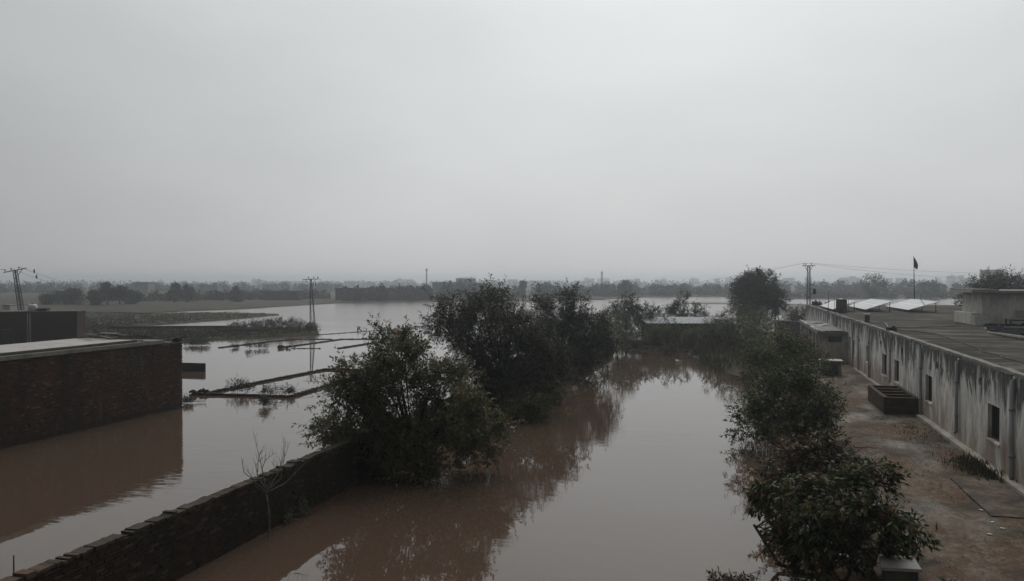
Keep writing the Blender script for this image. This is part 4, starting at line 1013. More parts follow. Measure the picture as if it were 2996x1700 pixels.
make_tree('bank_bush', 'dark bush overhanging the water at the narrow end, left bank', TR(1690, 63), 2.6, 2.0, 1.8, 0.0, 106, 'bush', 46, 10, 10, (0.19, 0.06), 0.55, 'leaf_dark', 0.06, stems=3, brown=0.04)
make_tree('bank_bush', 'leafy weeds beside the trunk of the tall feathery tree', TR(1600, 47), 1.7, 1.3, 1.1, 0.0, 107, 'bush', 30, 9, 10, (0.15, 0.05), 0.5, 'leaf', 0.04, stems=3, brown=0.1, tint=(0.2, 0.7))
make_tree('bank_bush', 'low leafy bush in front of the tall feathery tree at the waterline', TR(1545, 41), 1.5, 1.4, 1.1, 0.0, 108, 'bush', 34, 9, 10, (0.15, 0.05), 0.5, 'leaf', 0.04, stems=3, brown=0.05, tint=(0.1, 0.6))
make_tree('shed_tree', 'leafy tree left of the tin shed, tallest of the group', TR(1832, 92), 6.0, 2.4, 2.0, 1.0, 110, nclump=60, shoots=9, per=10, leaf=(0.24, 0.08), shoot_len=0.7, mat='leaf_dark', trunk_r=0.1, brown=0.04, tint=(0.1, 0.7))
make_tree('shed_tree', 'shorter tree touching the left end of the tin roof', TR(1886, 94), 4.9, 2.1, 1.7, 0.6, 111, nclump=50, shoots=9, per=10, leaf=(0.24, 0.08), shoot_len=0.6, mat='leaf_dark', trunk_r=0.09, brown=0.04)
make_tree('shed_tree', 'small sparse sapling top sticking up before the lake left of the shed', TR(1930, 101), 3.9, 1.0, 1.0, 1.6, 112, nclump=16, shoots=6, per=8, leaf=(0.24, 0.08), shoot_len=0.5, mat='leaf_dark', trunk_r=0.05, brown=0.04)
make_tree('shed_tree', 'bushy tree rising behind the middle of the tin roof', TR(1985, 104), 5.4, 2.2, 1.8, 0.8, 113, nclump=60, shoots=9, per=10, leaf=(0.24, 0.08), shoot_len=0.6, mat='leaf_dark', trunk_r=0.09, brown=0.02)
make_tree('shed_tree', 'smallest tree behind the tin roof, right of the bushy one', TR(2046, 104), 4.3, 1.3, 1.0, 0.8, 114, nclump=34, shoots=9, per=9, leaf=(0.22, 0.075), shoot_len=0.5, mat='leaf_dark', trunk_r=0.07, brown=0.02)
make_tree('shed_tree', 'low dark bush beyond the tin roof right end', TR(2110, 104), 2.9, 1.5, 1.3, 0.5, 115, 'bush', 34, 8, 9, (0.22, 0.075), 0.5, 'leaf_dark', 0.06)
make_tree('shed_bush', 'round clipped looking bush in front of the shed wall', TR(1958, 82), 3.9, 1.5, 1.3, 0.05, 116, 'bush', 60, 9, 9, (0.13, 0.045), 0.32, 'leaf', 0.05, stems=3, brown=0.03, tint=(0.45, 0.72), lobes=2)
make_tree('shed_bush', 'rounded bush hiding the tin roof middle right', TR(2082, 80), 4.3, 1.8, 1.4, 0.1, 117, 'bush', 60, 9, 9, (0.15, 0.05), 0.38, 'leaf', 0.05, stems=3, brown=0.1, tint=(0.45, 0.74), lobes=3)
make_tree('shed_bush', 'small pale bush at the foot of the shed right of the round one', TR(2055, 79), 1.7, 0.8, 0.8, 0.05, 118, 'bush', 34, 8, 9, (0.14, 0.045), 0.35, 'leaf', 0.04, stems=3, brown=0.04, tint=(0.3, 0.7))
make_tree('shed_bush', 'dark bush left of the shed at the end of the channel', TR(1848, 80), 3.0, 2.2, 1.6, 0.05, 119, 'bush', 46, 8, 9, (0.16, 0.05), 0.45, 'leaf_dark', 0.05, stems=3, brown=0.06)
make_tree('shed_bush', 'weedy shrub standing in the shallow end of the channel', TR(1960, 77.5), 1.5, 0.75, 0.7, 0.1, 120, 'bush', 24, 7, 9, (0.15, 0.05), 0.4, 'leaf', 0.04, stems=3, brown=0.1)
for k, (px, zc_, h_, rx_, lab) in enumerate(((1800, 84, 4.6, 2.3, 'loose bush filling the gap between the left bank row and the shed trees'), (1915, 84, 2.9, 1.3, 'low bush at the left front corner of the shed'), (2022, 84, 2.6, 1.2, 'low olive bush between the two rounded shed bushes'), (2126, 83, 3.6, 1.5, 'olive bush hiding the right end of the shed wall'))):
    make_tree('shed_bush', lab, TR(px, zc_), h_, rx_, 1.3, 0.05, 220 + k, 'bush', 60, 9, 9, (0.16, 0.05), 0.42, 'leaf', 0.05, stems=3, brown=0.06, tint=(0.35, 0.72), lobes=6)
make_tree('large_tree', 'tall round dark tree rising above the horizon right of the lake', TR(2207, 112), 9.5, 3.5, 3.0, 1.6, 121, nclump=290, shoots=10, per=11, leaf=(0.26, 0.09), shoot_len=0.75, mat='leaf_dark', trunk_r=0.24, brown=0.03, tint=(0.05, 0.6), lobes=4, up=0.3)
make_tree('large_tree', 'lower lobe tree leaning right of the tall round one', TR(2270, 112), 6.4, 1.6, 1.5, 2.0, 122, nclump=70, shoots=9, per=10, leaf=(0.26, 0.09), shoot_len=0.6, mat='leaf_dark', trunk_r=0.12, brown=0.02, tint=(0.05, 0.55))
make_tree('bank_tree', 'grey green thicket under the tall round tree', TR(2200, 92), 4.5, 3.0, 2.4, 0.3, 123, nclump=90, shoots=9, per=10, leaf=(0.2, 0.065), shoot_len=0.7, mat='leaf', trunk_r=0.1, brown=0.06, tint=(0.2, 0.62), stems=3)
make_tree('bank_tree', 'small dark shrub left of the white building far corner', TR(2335, 108), 4.1, 1.4, 1.2, 0.4, 124, nclump=44, shoots=8, per=9, leaf=(0.22, 0.07), shoot_len=0.55, mat='leaf_dark', trunk_r=0.07)
make_tree('bank_tree', 'bushy tree on the right bank behind the reeds', TR(2172, 77), 5.2, 3.1, 2.3, 0.1, 125, nclump=80, shoots=9, per=10, leaf=(0.17, 0.055), shoot_len=0.6, mat='leaf', trunk_r=0.08, brown=0.08, tint=(0.2, 0.65), stems=3)
make_tree('bank_tree', 'dense right bank bush third from the camera with rusty shoots', TR(2240, 60), 4.3, 2.5, 2.3, 0.1, 126, nclump=80, lobes=8, shoots=10, per=11, leaf=(0.16, 0.055), shoot_len=0.75, mat='leaf', trunk_r=0.1, brown=0.14, tint=(0.2, 0.66), stems=3)
make_tree('bank_tree', 'bush with the reddest leaves beside the annex wall', TR(2332, 50), 4.1, 1.9, 1.7, 0.3, 127, nclump=60, shoots=10, per=11, leaf=(0.15, 0.05), shoot_len=0.5, mat='leaf_red', trunk_r=0.07, brown=0.55, tint=(0.35, 0.8), stems=3)
make_tree('bank_tree', 'dark leafy tree on the right bank left of the trough', TR(2295, 44), 3.85, 2.5, 2.4, 0.1, 128, boughs=[(2285,1015,.5),(2345,1040,.55),(2235,1055,.6),(2310,1090,.7),(2205,1110,.4),(2385,1095,.4),(2265,1140,.6),(2355,1140,.5),(2190,1060,.3)], zc=44, dens=46, thick=1.4, nclump=85, shoots=10, per=12, leaf=(0.15, 0.055), shoot_len=0.7, mat='leaf', trunk_r=0.1, brown=0.09, tint=(0.1, 0.6), stems=2)
make_tree('bank_tree', 'dark glossy tree with a thick trunk second from the camera', TR(2290, 34.5), 2.95, 2.3, 2.0, 0.1, 129, boughs=[(2265,1135,.42),(2335,1125,.42),(2225,1185,.4),(2385,1165,.4),(2300,1195,.6),(2178,1215,.22),(2405,1225,.4),(2250,1255,.42),(2345,1270,.55),(2395,1310,.35),(2180,1275,.2),(2420,1175,.25)], zc=34.5, dens=60, thick=1.2, nclump=85, shoots=10, per=13, leaf=(0.15, 0.058), shoot_len=0.65, mat='leaf', trunk_r=0.13, brown=0.1, tint=(0.05, 0.62), stems=2)
make_tree('bank_bush', 'brown leaved bush between the nearest bush and the thick trunk tree', TR(2345, 24.2), 1.95, 1.25, 1.2, 0.05, 130, 'bush', 60, 10, 12, (0.16, 0.052), 0.42, 'leaf_red', 0.05, stems=3, brown=0.32, tint=(0.1, 0.6), droop=0.5, zc=24.3, dens=50, thick=0.9, boughs=[(2285,1365,.28),(2345,1340,.32),(2400,1360,.32),(2330,1410,.32),(2420,1400,.28),(2265,1400,.22),(2455,1350,.22),(2490,1390,.18),(2380,1305,.28),(2320,1320,.24),(2440,1310,.2),(2370,1440,.25)])
_, Qn, Tn = make_tree('bank_bush', 'nearest bush with long drooping leaves at bottom right', TR(2465, 19.0), 2.45, 1.75, 1.45, 0.1, 131, 'bush', 100, 10, 13, (0.18, 0.062), 0.42, 'leaf', 0.06, stems=3, brown=0.26, tint=(0.0, 0.45), droop=0.75, up=0.35, zc=19.3, dens=40, thick=0.9, boughs=[(2430,1405,.3),(2365,1440,.32),(2500,1420,.3),(2575,1395,.16),(2325,1500,.26),(2430,1495,.42),(2540,1490,.34),(2620,1525,.28),(2655,1560,.18),(2295,1555,.24),(2380,1570,.4),(2480,1585,.42),(2585,1585,.3),(2330,1615,.2),(2430,1650,.28),(2500,1665,.26),(2255,1450,.18)])
nb = [o for o in bpy.data.objects if o.type == 'EMPTY' and o.get('label', '').startswith('nearest bush')][0]
# its largest outer leaves, one by one
rg = np.random.default_rng(55)
lm = MB(); lm.add([(0, 0, 0), (0.042, 0.07, 0.012), (0.034, 0.15, 0.0), (0, 0.235, -0.02), (-0.034, 0.15, 0.0), (-0.042, 0.07, 0.012), (0, 0.07, -0.004), (0, 0.15, -0.012)], [(0, 1, 6), (6, 1, 2, 7), (7, 2, 3), (0, 6, 5), (6, 7, 4, 5), (7, 3, 4)], 0.25)
lvar = []
for k in range(6):
    lm.t = [(0.12, 0.25, 0.4, 0.55, 0.8, 0.97)[k]] * len(lm.f); o_ = lm.build('leaf', 'leaf'); lvar.append(o_.data); bpy.data.objects.remove(o_)
cc = Qn.mean(1); ctr = cc.mean(0); outness = ((cc - ctr) / np.array([1.5, 1.0, 1.1])); sc_ = np.linalg.norm(outness, axis=1) + 0.35 * ((CAM - ctr) / np.linalg.norm(CAM - ctr) * outness).sum(1) + rg.random(len(cc)) * 0.45
for i in np.argsort(-sc_)[:280]:
    q = Qn[i]; d = Vector(q[2] - q[0]) + Vector((0, 0, -0.12)); b = bpy.data.objects.new('leaf', lvar[rg.choice(6, p=[.3, .25, .15, .1, .1, .1])]); COL.objects.link(b); b.parent = nb
    b.location = Vector(q[0]) - Vector(BASE[nb.name]); b.rotation_mode = 'QUATERNION'
    b.rotation_quaternion = d.to_track_quat('Y', 'Z'); s_ = rg.uniform(0.75, 1.15); b.scale = (s_, s_, s_)

# trees behind the roof room, right edge
make_tree('garden_tree', 'dark leafy tree whose top shows above the stair room at the right edge', gnd(2965, 102, 0.0), 8.9, 5.2, 3.5, 3.0, 140, nclump=210, shoots=9, per=10, leaf=(0.26, 0.09), shoot_len=0.8, mat='leaf_dark', trunk_r=0.2, brown=0.04)
make_tree('garden_tree', 'lower dark shrub top left above the stair room roof', gnd(2866, 100, 0.0), 7.8, 2.4, 1.8, 2.5, 141, nclump=90, shoots=8, per=9, leaf=(0.26, 0.09), shoot_len=0.7, mat='leaf_dark', trunk_r=0.12, brown=0.02)
make_tree('garden_tree', 'small shrub tucked against the left side of the stair room', gnd(2816, 101, 0.0), 5.2, 1.0, 1.0, 3.0, 142, 'bush', 20, 7, 9, (0.2, 0.07), 0.5, 'leaf_dark', 0.05)

# shrubs on the bund beside the lake pole
for k, (px, zc_, h_, rx_, lab) in enumerate(((700, 112, 1.3, 1.6, 'leftmost low shrub on the bund'), (760, 113, 1.75, 2.0, 'broad shrub on the bund left of the tallest tuft'), (812, 114, 2.0, 1.8, 'tallest twiggy shrub on the bund'), (862, 113, 1.85, 1.7, 'shrub on the bund just left of the lake pole'), (905, 112.5, 1.3, 1.2, 'rounded shrub at the foot of the lake pole'))):
    make_tree('bund_shrub', lab, gnd(px, zc_, 0.1), h_, rx_, 1.4, 0.05, 150 + k, 'shrub', 36, 8, 9, (0.2, 0.06), 0.55, 'leaf_dark', 0.04, stems=3, brown=0.05, up=0.9)
# weeds on the drowned plots and floating tufts
for k, (px, py, h_, rx_, lab) in enumerate(((690, 1148, 1.0, 0.5, 'thin leafy weeds behind the left part of the nearest plot wall'), (722, 1150, 0.75, 0.7, 'wider weeds in the middle of the nearest plot wall'), (785, 1156, 0.62, 0.6, 'dark rounded weed clump on the nearest plot wall'), (845, 1156, 0.6, 0.4, 'small dark round clump at the bend of the nearest plot wall'), (735, 1020, 0.9, 0.7, 'round tuft floating between the far plot walls'), (765, 1020, 0.6, 0.8, 'low tuft right of the round floating one'), (687, 1018, 0.3, 0.3, 'tiny dark tuft left of the floating tufts'), (773, 1190, 0.55, 0.2, 'single small sprig in open water below the nearest plot wall'), (550, 1180, 0.35, 0.3, 'tiny sprig by the corner of the brick house'))):
    make_tree('water_weed', lab, Z(px, py), h_, rx_, rx_ * 0.7, 0.0, 170 + k, 'weed', 14, 6, 8, (0.13, 0.04), 0.3, 'leaf_dark', 0.02, stems=2, brown=0.05, up=1.0)
for k, px in enumerate((553, 566, 578, 590, 602)):
    make_tree('water_weed', ['first', 'second', 'third', 'fourth', 'fifth'][k] + ' from left in the row of small weeds behind the brick house corner', Z(px, 1011), 0.62, 0.5, 0.4, 0.0, 190 + k, 'weed', 12, 6, 8, (0.14, 0.04), 0.3, 'leaf_dark', 0.02, stems=2, brown=0.02, up=1.0, group='row of weeds in the water')
for k, (px, py, h_, rx_, lab) in enumerate(((842, 1528, 0.32, 0.22, 'left pale weed in the water at the wall foot'), (880, 1506, 0.5, 0.28, 'right pale weed in the water at the wall foot'))):
    make_tree('water_weed', lab, Z(px, py), h_, rx_, 0.2, 0.0, 200 + k, 'weed', 12, 5, 7, (0.09, 0.035), 0.2, 'leaf_pale', 0.012, stems=2, brown=0.0, up=0.8)
for k, (px, py, h_, lab) in enumerate(((2120, 1728, 0.35, 'brown leafy sprig at the bottom edge in the water'), (2170, 1724, 0.3, 'second brown sprig at the bottom edge, right of the first'))):
    make_tree('water_weed', lab, Z(px, py), h_, 0.25, 0.2, 0.0, 210 + k, 'weed', 12, 5, 8, (0.12, 0.04), 0.2, 'leaf_red', 0.012, stems=2, brown=0.6, up=0.6)

# bare sapling by the wall
p = onx(787, 1547, WX + 0.3); p[2] = 0.0
t = thing('bare_sapling', 'leafless pale sapling with fanned branches standing in water by the wall', 'sapling', p)
fork = onx(779, 1440, WX + 0.33)
mb = MB(); mb.tube([p - [0, 0, 0.8], p, p * 0.5 + fork * 0.5 + [0.02, 0.05, 0], fork], [0.035, 0.03, 0.026, 0.022], 7); mb.build('trunk', 'pale_twig', t, smooth=True)
def sp(px, py): # points in the sapling's own plane, facing the channel
    return onx(px, py, WX + 0.35)
rg = np.random.default_rng(9)
brs = [[(768, 1420), (750, 1385), (738, 1330), (729, 1258)], [(762, 1428), (735, 1415), (712, 1380), (700, 1340)], [(770, 1425), (752, 1400), (740, 1360), (738, 1335)], [(772, 1418), (764, 1370), (758, 1330), (764, 1305)], [(776, 1422), (765, 1370), (775, 1345), (787, 1322)], [(782, 1425), (800, 1385), (815, 1355), (826, 1290)], [(785, 1430), (812, 1400), (818, 1360), (832, 1288)], [(783, 1428), (802, 1380), (822, 1330), (824, 1278)], [(788, 1436), (835, 1412), (870, 1375), (890, 1346)], [(775, 1425), (790, 1390), (796, 1370), (792, 1352)], [(760, 1432), (742, 1422), (722, 1395), (712, 1372)]]
for b_ in brs:
    P = [fork] + [sp(*q) + np.array([abs(rg.normal()) * 0.12, 0, 0]) * (i + 1) / 3 for i, q in enumerate(b_)]
    mb = MB(); mb.tube(P, [0.016, 0.013, 0.010, 0.007, 0.004], 5)
    for k in range(6):
        f_ = k / 6; s = (P[2] * (1 - 2 * f_) + P[3] * 2 * f_) if f_ < 0.5 else (P[3] * (2 - 2 * f_) + P[4] * (2 * f_ - 1)); mb.tube([s, s + rg.normal(size=3) * 0.09 + [0, 0, 0.22]], [0.005, 0.002], 4)
    mb.build('branch', 'pale_twig', t, smooth=True)
p = Z(42, 1700); p = onx(42, 1690, WX - 0.9); mb = MB(); q = onx(40, 1625, WX - 0.9); p[2] = -0.5
mb.tube([p, q], [0.022, 0.014], 5); tag(mb.build('stick', 'pale_twig', loc=p), 'single upright stick beyond the wall at bottom left', 'stick')
p = Z(1047, 968); mb = MB(); mb.tube([p - [0, 0, 0.4], p + [0, 0, 0.35], p + [0.05, 0, 0.65]], [0.1, 0.09, 0.05], 6); tag(mb.build('mooring_stump', 'bark', loc=p), 'tiny dark stump alone in the lake right of the pole', 'stump')

# reeds and grass
def tufts(name, P, h, w, mat, seed, n=7, parent=None, spread=0.12, tint=(0, 1), lean=0.35):
    rg = np.random.default_rng(seed); P = np.asarray(P); N = len(P) * n; b = np.repeat(P, n, 0) + np.concatenate([rg.normal(size=(N, 2)) * spread, np.zeros((N, 1))], 1)
    d = rg.normal(size=(N, 3)) * lean + [0, 0, 1.0]
    hh = h * rg.uniform(0.4, 1.25, N)
    Q = leaf_quads(b - [0, 0, 0.02], d, rg, hh, w * rg.uniform(0.6, 1.3, N), 0.1)
    return fast_quads(name, Q, np.clip(rg.uniform(tint[0], tint[1], N), 0, 1), mat)
rg = np.random.default_rng(31)
P = []
while len(P) < 300:
    px, zc_ = rg.uniform(2045, 2215), rg.uniform(63, 80); q = gnd(px, zc_)
    z_ = gz(q[0], q[1])
    if -0.25 < z_: P.append((q[0], q[1], max(z_, -0.05)))
tag(tufts('reed_bed', P, 1.15, 0.05, 'leaf_dark', 32, 7, spread=0.35, tint=(0.2, 1.0), lean=0.3), 'tall grassy reeds on the right bank where the channel narrows', 'reeds', kind='stuff')
P = []
while len(P) < 500:
    q = gnd(rg.uniform(1790, 2090), rg.uniform(76, 88)); z_ = gz(q[0], q[1])
    if -0.12 < z_: P.append((q[0], q[1], max(z_, -0.03)))
tag(tufts('bank_grass', P, 0.55, 0.06, 'straw', 33, 8, spread=0.25, tint=(0, 0.45)), 'rough grass on the muddy bank before the shed', 'grass', kind='stuff')
# yard grass: straw and weeds, denser in patches and at the wall foot
P = []
while len(P) < 2600:
    x, y = rg.uniform(2.3, 8.6), rg.uniform(16, 70)
    dens = 0.15 + 0.85 * (fbm(np.array([x]), np.array([y]), 0.5, 12)[0] > 0.35) + 0.8 * (x > 7.9 and not 25 < y < 31) * 0.5
    if rg.random() < dens and not (6.8 < x and 25.3 < y < 30.6) and not (TX0 - 0.1 < x and ty0 - 0.1 < y < ty1 + 0.1): P.append((x, y, gz(x, y)))
tag(tufts('yard_grass', P, 0.085, 0.012, 'straw', 34, 7, spread=0.12, tint=(0.0, 1.0), lean=0.9), 'short trampled straw and weeds over the brown yard', 'grass', kind='stuff')
P = [(min(8.5, 8.25 + rg.normal() * 0.33), 31.8 + rg.normal() * 1.0, 0.4) for _ in range(110)]
tag(tufts('wall_weeds', P, 0.30, 0.04, 'leaf_dark', 35, 9, spread=0.2, tint=(0.1, 0.8), lean=0.5), 'dark weeds growing at the wall foot above the apron', 'weeds', kind='stuff')
P = [(min(8.5, 7.8 + rg.normal() * 0.6), 39.5 + rg.normal() * 1.6, 0.4) for _ in range(110)]
tag(tufts('wall_weeds', P, 0.14, 0.025, 'leaf_dark', 36, 8, spread=0.16, tint=(0.2, 0.9), lean=0.6), 'low weeds at the wall foot near the trough', 'weeds', kind='stuff')
# field and bund rough grass
P = []
for poly, n in ((fld, 3200),):
    xs_ = [q[0] for q in poly]; ys_ = [q[1] for q in poly]
    def inside(x, y):
        r_ = False; j = len(poly) - 1
        for i in range(len(poly)):
            if (poly[i][1] > y) != (poly[j][1] > y) and x < (poly[j][0] - poly[i][0]) * (y - poly[i][1]) / (poly[j][1] - poly[i][1]) + poly[i][0]: r_ = not r_
            j = i
        return r_
    while len(P) < n:
        x, y = rg.uniform(200, 930), rg.uniform(915, 1010)
        if inside(x, y): q = Z(x, y); P.append((q[0], q[1], 0.2))
tag(tufts('field_grass', P, 0.34, 0.12, 'straw', 37, 6, spread=0.5, tint=(0, 0.4), lean=0.5), 'rough grass and weeds over the flooded field and bund', 'grass', kind='stuff')
# broad leaved plants in the yard
def rosette(label, px, py, n, L, w, mat='leaf_dark', seed=0, z=None):
    p = onz(px, py, 0.4); p[2] = gz(p[0], p[1]) if z is None else z; rg = np.random.default_rng(seed); t = thing('broad_leaf_plant', label, 'plant', p)
    for k in range(n):
        a = 2 * math.pi * k / n + rg.normal() * 0.2; el = rg.uniform(0.5, 1.15); l_ = L * rg.uniform(0.7, 1.1); d = np.array([math.cos(a), math.sin(a), 0])
        mb = MB(); s = np.array([-d[1], d[0], 0]); P = []
        for f, wf in ((0, 0.12), (0.3, 0.8), (0.6, 1.0), (0.85, 0.55), (1.0, 0.04)):
            c = p + d * l_ * f * math.cos(el) + np.array([0, 0, l_ * (f * math.sin(el) - 0.35 * f * f)]); P += [c - s * w * wf / 2 + [0, 0, 0.15 * w * wf], c - [0, 0, 0.0], c + s * w * wf / 2 + [0, 0, 0.15 * w * wf]]
        mb.add(P, [(3 * i + j, 3 * i + j + 1, 3 * i + j + 4, 3 * i + j + 3) for i in range(4) for j in range(2)], rg.uniform(0.2, 0.9)); mb.build('leaf', mat, t, smooth=True)
rosette('broad leaved plant poking up at the bottom edge of the yard', 2770, 1712, 9, 0.42, 0.10, 'leaf_dark', 3)
rosette('small plant climbing at the foot of the near drain pipe', 2948, 1395, 8, 0.32, 0.10, 'leaf', 4)
rosette('upper plant beside the near drain pipe', 2938, 1372, 7, 0.36, 0.10, 'leaf_red', 5)
rosette('small upright weed at the plinth below the second window', 2768, 1255, 6, 0.22, 0.06, 'leaf_red', 6)
rosette('low plant in the middle of the yard', 2660, 1390, 8, 0.16, 0.05, 'leaf_dark', 7)
# pale debris on the bank
for k, (px, py, s_) in enumerate(((1926, 1010, 0.35), (1958, 1009, 0.3), (1970, 1008, 0.35), (1868, 1003, 0.22), (1986, 1057, 0.25), (2105, 1067, 0.2))):
    p = onz(px, py, 0.1); mb = MB(); rg2 = np.random.default_rng(k)
    v = unit(rg2.normal(size=(8, 3))) ; q = np.array([(x, y, z_) for z_ in (-1, 1) for x, y in ((-1, -1), (1, -1), (1, 1), (-1, 1))], float) * [s_, s_ * 0.5, 0.12] + v * 0.05 + p
    mb.add(q, BF); o_ = mb.build('debris_sack', 'white_plastic', loc=p)
    tag(o_, ['left white scrap of debris on the bank below the round bush', 'middle white scrap of debris on the bank below the round bush', 'right white scrap of debris on the bank below the round bush', 'small pale scrap at the bank edge left of the others', 'white scrap floating inside the round bush reflection', 'white scrap floating by the reeds'][k], 'debris')

# ------------------------------------------------------------------ far shore
def far_tree(label, px, zc_, h, rx, cb, seed, n=700, mat='leaf_far', group=None):
    base = gnd(px, zc_, 0.2); t = thing('far_tree', label, 'tree', base, group)
    Q, T = blob_tree_mesh(seed, rx, h, cb, n, 0.55, mat)
    tag(fast_quads('crown', Q + base, T, mat, t, base), kind='stuff')
    mb = MB(); mb.tube([base - [0, 0, 0.3], base + [0, 0, cb + (h - cb) * 0.5]], [0.28, 0.1], 6); mb.build('trunk', 'bark', t)
ft = [(150, 235, 3.6, 3.4, 0.2, 'low dark far bush nearest the leaning pole'), (215, 235, 4.3, 3.8, 0.2, 'wider far bush left of the forked tree'), (282, 228, 4.0, 2.2, 0.2, 'square shaped bush touching the forked tree left side'),
      (314, 232, 6.4, 2.2, 1.4, 'tallest far left tree with an uneven top'), (350, 232, 5.5, 2.0, 1.6, 'right crown of the forked pair of far left trees'), (385, 238, 3.8, 2.6, 0.3, 'low round bush right of the forked trees'),
      (508, 260, 6.0, 1.9, 0.5, 'square topped far tree above the grassy spit'), (548, 258, 6.0, 1.9, 0.4, 'lone rounded far tree right of the square topped one'), (690, 262, 4.8, 2.2, 0.4, 'small rounded far tree left of the long dark shed'),
      (1590, 350, 5.2, 2.4, 0.3, 'dim far tree above the dark round tree'), (1828, 300, 6.6, 3.2, 0.6, 'round grey tree on the far shore above the shed trees'), (2555, 285, 8.9, 4.6, 0.4, 'large round grey tree beyond the solar panels'), (2720, 320, 7.2, 4.0, 0.3, 'dim broad tree right of the flag'), (1530, 330, 7.0, 1.6, 3.0, 'leaning far tree top left of the minaret')]
for k, (px, zc_, h_, rx_, cb_, lab) in enumerate(ft): far_tree(lab, px, zc_, h_, rx_, cb_, 300 + k, 1900)
def belt(name, label, pts, dep, hmin, hmax, n, seed, sz=1.0, z=0.2):
    """a far wood: pts = [(px, zc)] along its front, depth dep metres"""
    rg = np.random.default_rng(seed); P = np.array(pts, float)
    px = rg.uniform(P[0, 0], P[-1, 0], n); zz = np.interp(px, P[:, 0], P[:, 1])
    # individual crowns along the belt
    nc = max(10, int(abs(P[-1, 0] - P[0, 0]) / 9)); cpx = rg.uniform(P[0, 0], P[-1, 0], nc); ch = rg.uniform(hmin, hmax, nc) * rg.choice([0.82, 0.9, 1.0], nc); cw = rg.uniform(9, 24, nc); cd = rg.uniform(0, dep, nc)
    k = rg.integers(0, nc, n)
    u = unit(rg.normal(size=(n, 3))) * (rg.uniform(0.3, 1, n) ** 0.5)[:, None]
    qx = cpx[k] + u[:, 0] * cw[k]; qd = np.interp(qx, P[:, 0], P[:, 1]) + cd[k] + u[:, 1] * 4
    qz = np.clip(ch[k] * (0.36 + 0.64 * u[:, 2]), 0.1, None) + (u[:, 2] < -0.5) * rg.uniform(0, 0.4, n) * ch[k]
    C = np.stack([gnd(a, b, c + z) for a, b, c in zip(qx, qd, qz)])
    Q = leaf_quads(C, rg.normal(size=(n, 3)), rg, sz * rg.uniform(0.6, 1.4, n), sz * 0.8 * rg.uniform(0.6, 1.3, n))
    tag(fast_quads(name, Q, np.clip(rg.uniform(0.1, 0.7, nc)[k] + rg.normal(size=n) * 0.1, 0, 1), 'leaf_far'), label, 'woodland', kind='stuff')
belt('far_wood', 'hazy blue wood along the left horizon', [(-250, 430), (1020, 520)], 50, 5.0, 7.2, 16000, 1, 1.0)
belt('far_wood', 'nearer scrub line under the left horizon', [(250, 262), (560, 275), (960, 300)], 20, 2.4, 4.4, 12000, 2, 0.7)
belt('far_wood', 'dark wood at the lake edge centre left', [(985, 270), (1150, 270), (1310, 282)], 22, 4.2, 6.2, 12000, 3, 0.8)
belt('far_wood', 'hazy wood along the far lake edge centre', [(1300, 300), (1500, 312), (1760, 340), (1900, 358), (2160, 368)], 40, 4.5, 6.9, 22000, 4, 0.9)
belt('far_wood', 'wood along the far shore behind the solar panels', [(2150, 392), (2400, 395), (2640, 380), (3150, 380)], 45, 5.2, 8.2, 20000, 5, 1.0)
belt('far_wood', 'low hedge line beyond the field at right', [(2290, 322), (2600, 318), (2860, 330), (3100, 330)], 14, 1.6, 3.4, 9000, 6, 0.7)
belt('far_wood', 'distant pale wood behind the town', [(-250, 900), (3200, 900)], 120, 6.5, 8.8, 12000, 7, 2.2)
# far buildings
def far_house(label, px, zc_, wpx, h, mat, kind=0, seed=0, d=8.0, name='far_house', wins=0, cat='house'):
    rg = np.random.default_rng(seed); w = wpx * zc_ / FPX; base = gnd(px, zc_, 0.2); t = thing(name, label, cat, base)
    r = _R * w / 2; f = np.array([-math.sin(YAW), math.cos(YAW), 0]) * d / 2; c = base + f
    mb = MB(); mb.obox(c + [0, 0, h / 2 - 0.2], r, f, (0, 0, h / 2)); mb.build('wall', mat, t)
    mb = MB(); mb.obox(c + [0, 0, h - 0.2 + 0.12], r * 1.04, f * 1.04, (0, 0, 0.117)); mb.build('roof', 'town_grey' if mat != 'shed_dark' else 'shed_dark', t)
    if kind & 1: mb = MB(); s = rg.uniform(-0.5, 0.5); mb.obox(c + r * s + [0, 0, h + 1.15], r * 0.28, f * 0.5, (0, 0, 1.1)); mb.build('stair_room', mat, t)
    if kind & 2: mb = MB(); s = rg.uniform(-0.6, 0.6); mb.tube([c + r * s + [0, 0, h + z_] for z_ in (0.0, 1.0, 1.6, 2.6, 2.8)], [0.3, 0.3, 0.9, 0.9, 0.3], 8); mb.build('roof_tank', 'town_white', t)
    for k in range(wins):
        s = -0.8 + 1.6 * (k + 0.5) / wins; mb = MB(); mb.obox(base + r * s + [0, 0, h - 1.7] - f * 0.005, r * 0.45 / wins, f * 0.012, (0, 0, 0.6)); mb.build('window', 'dark_void', t)
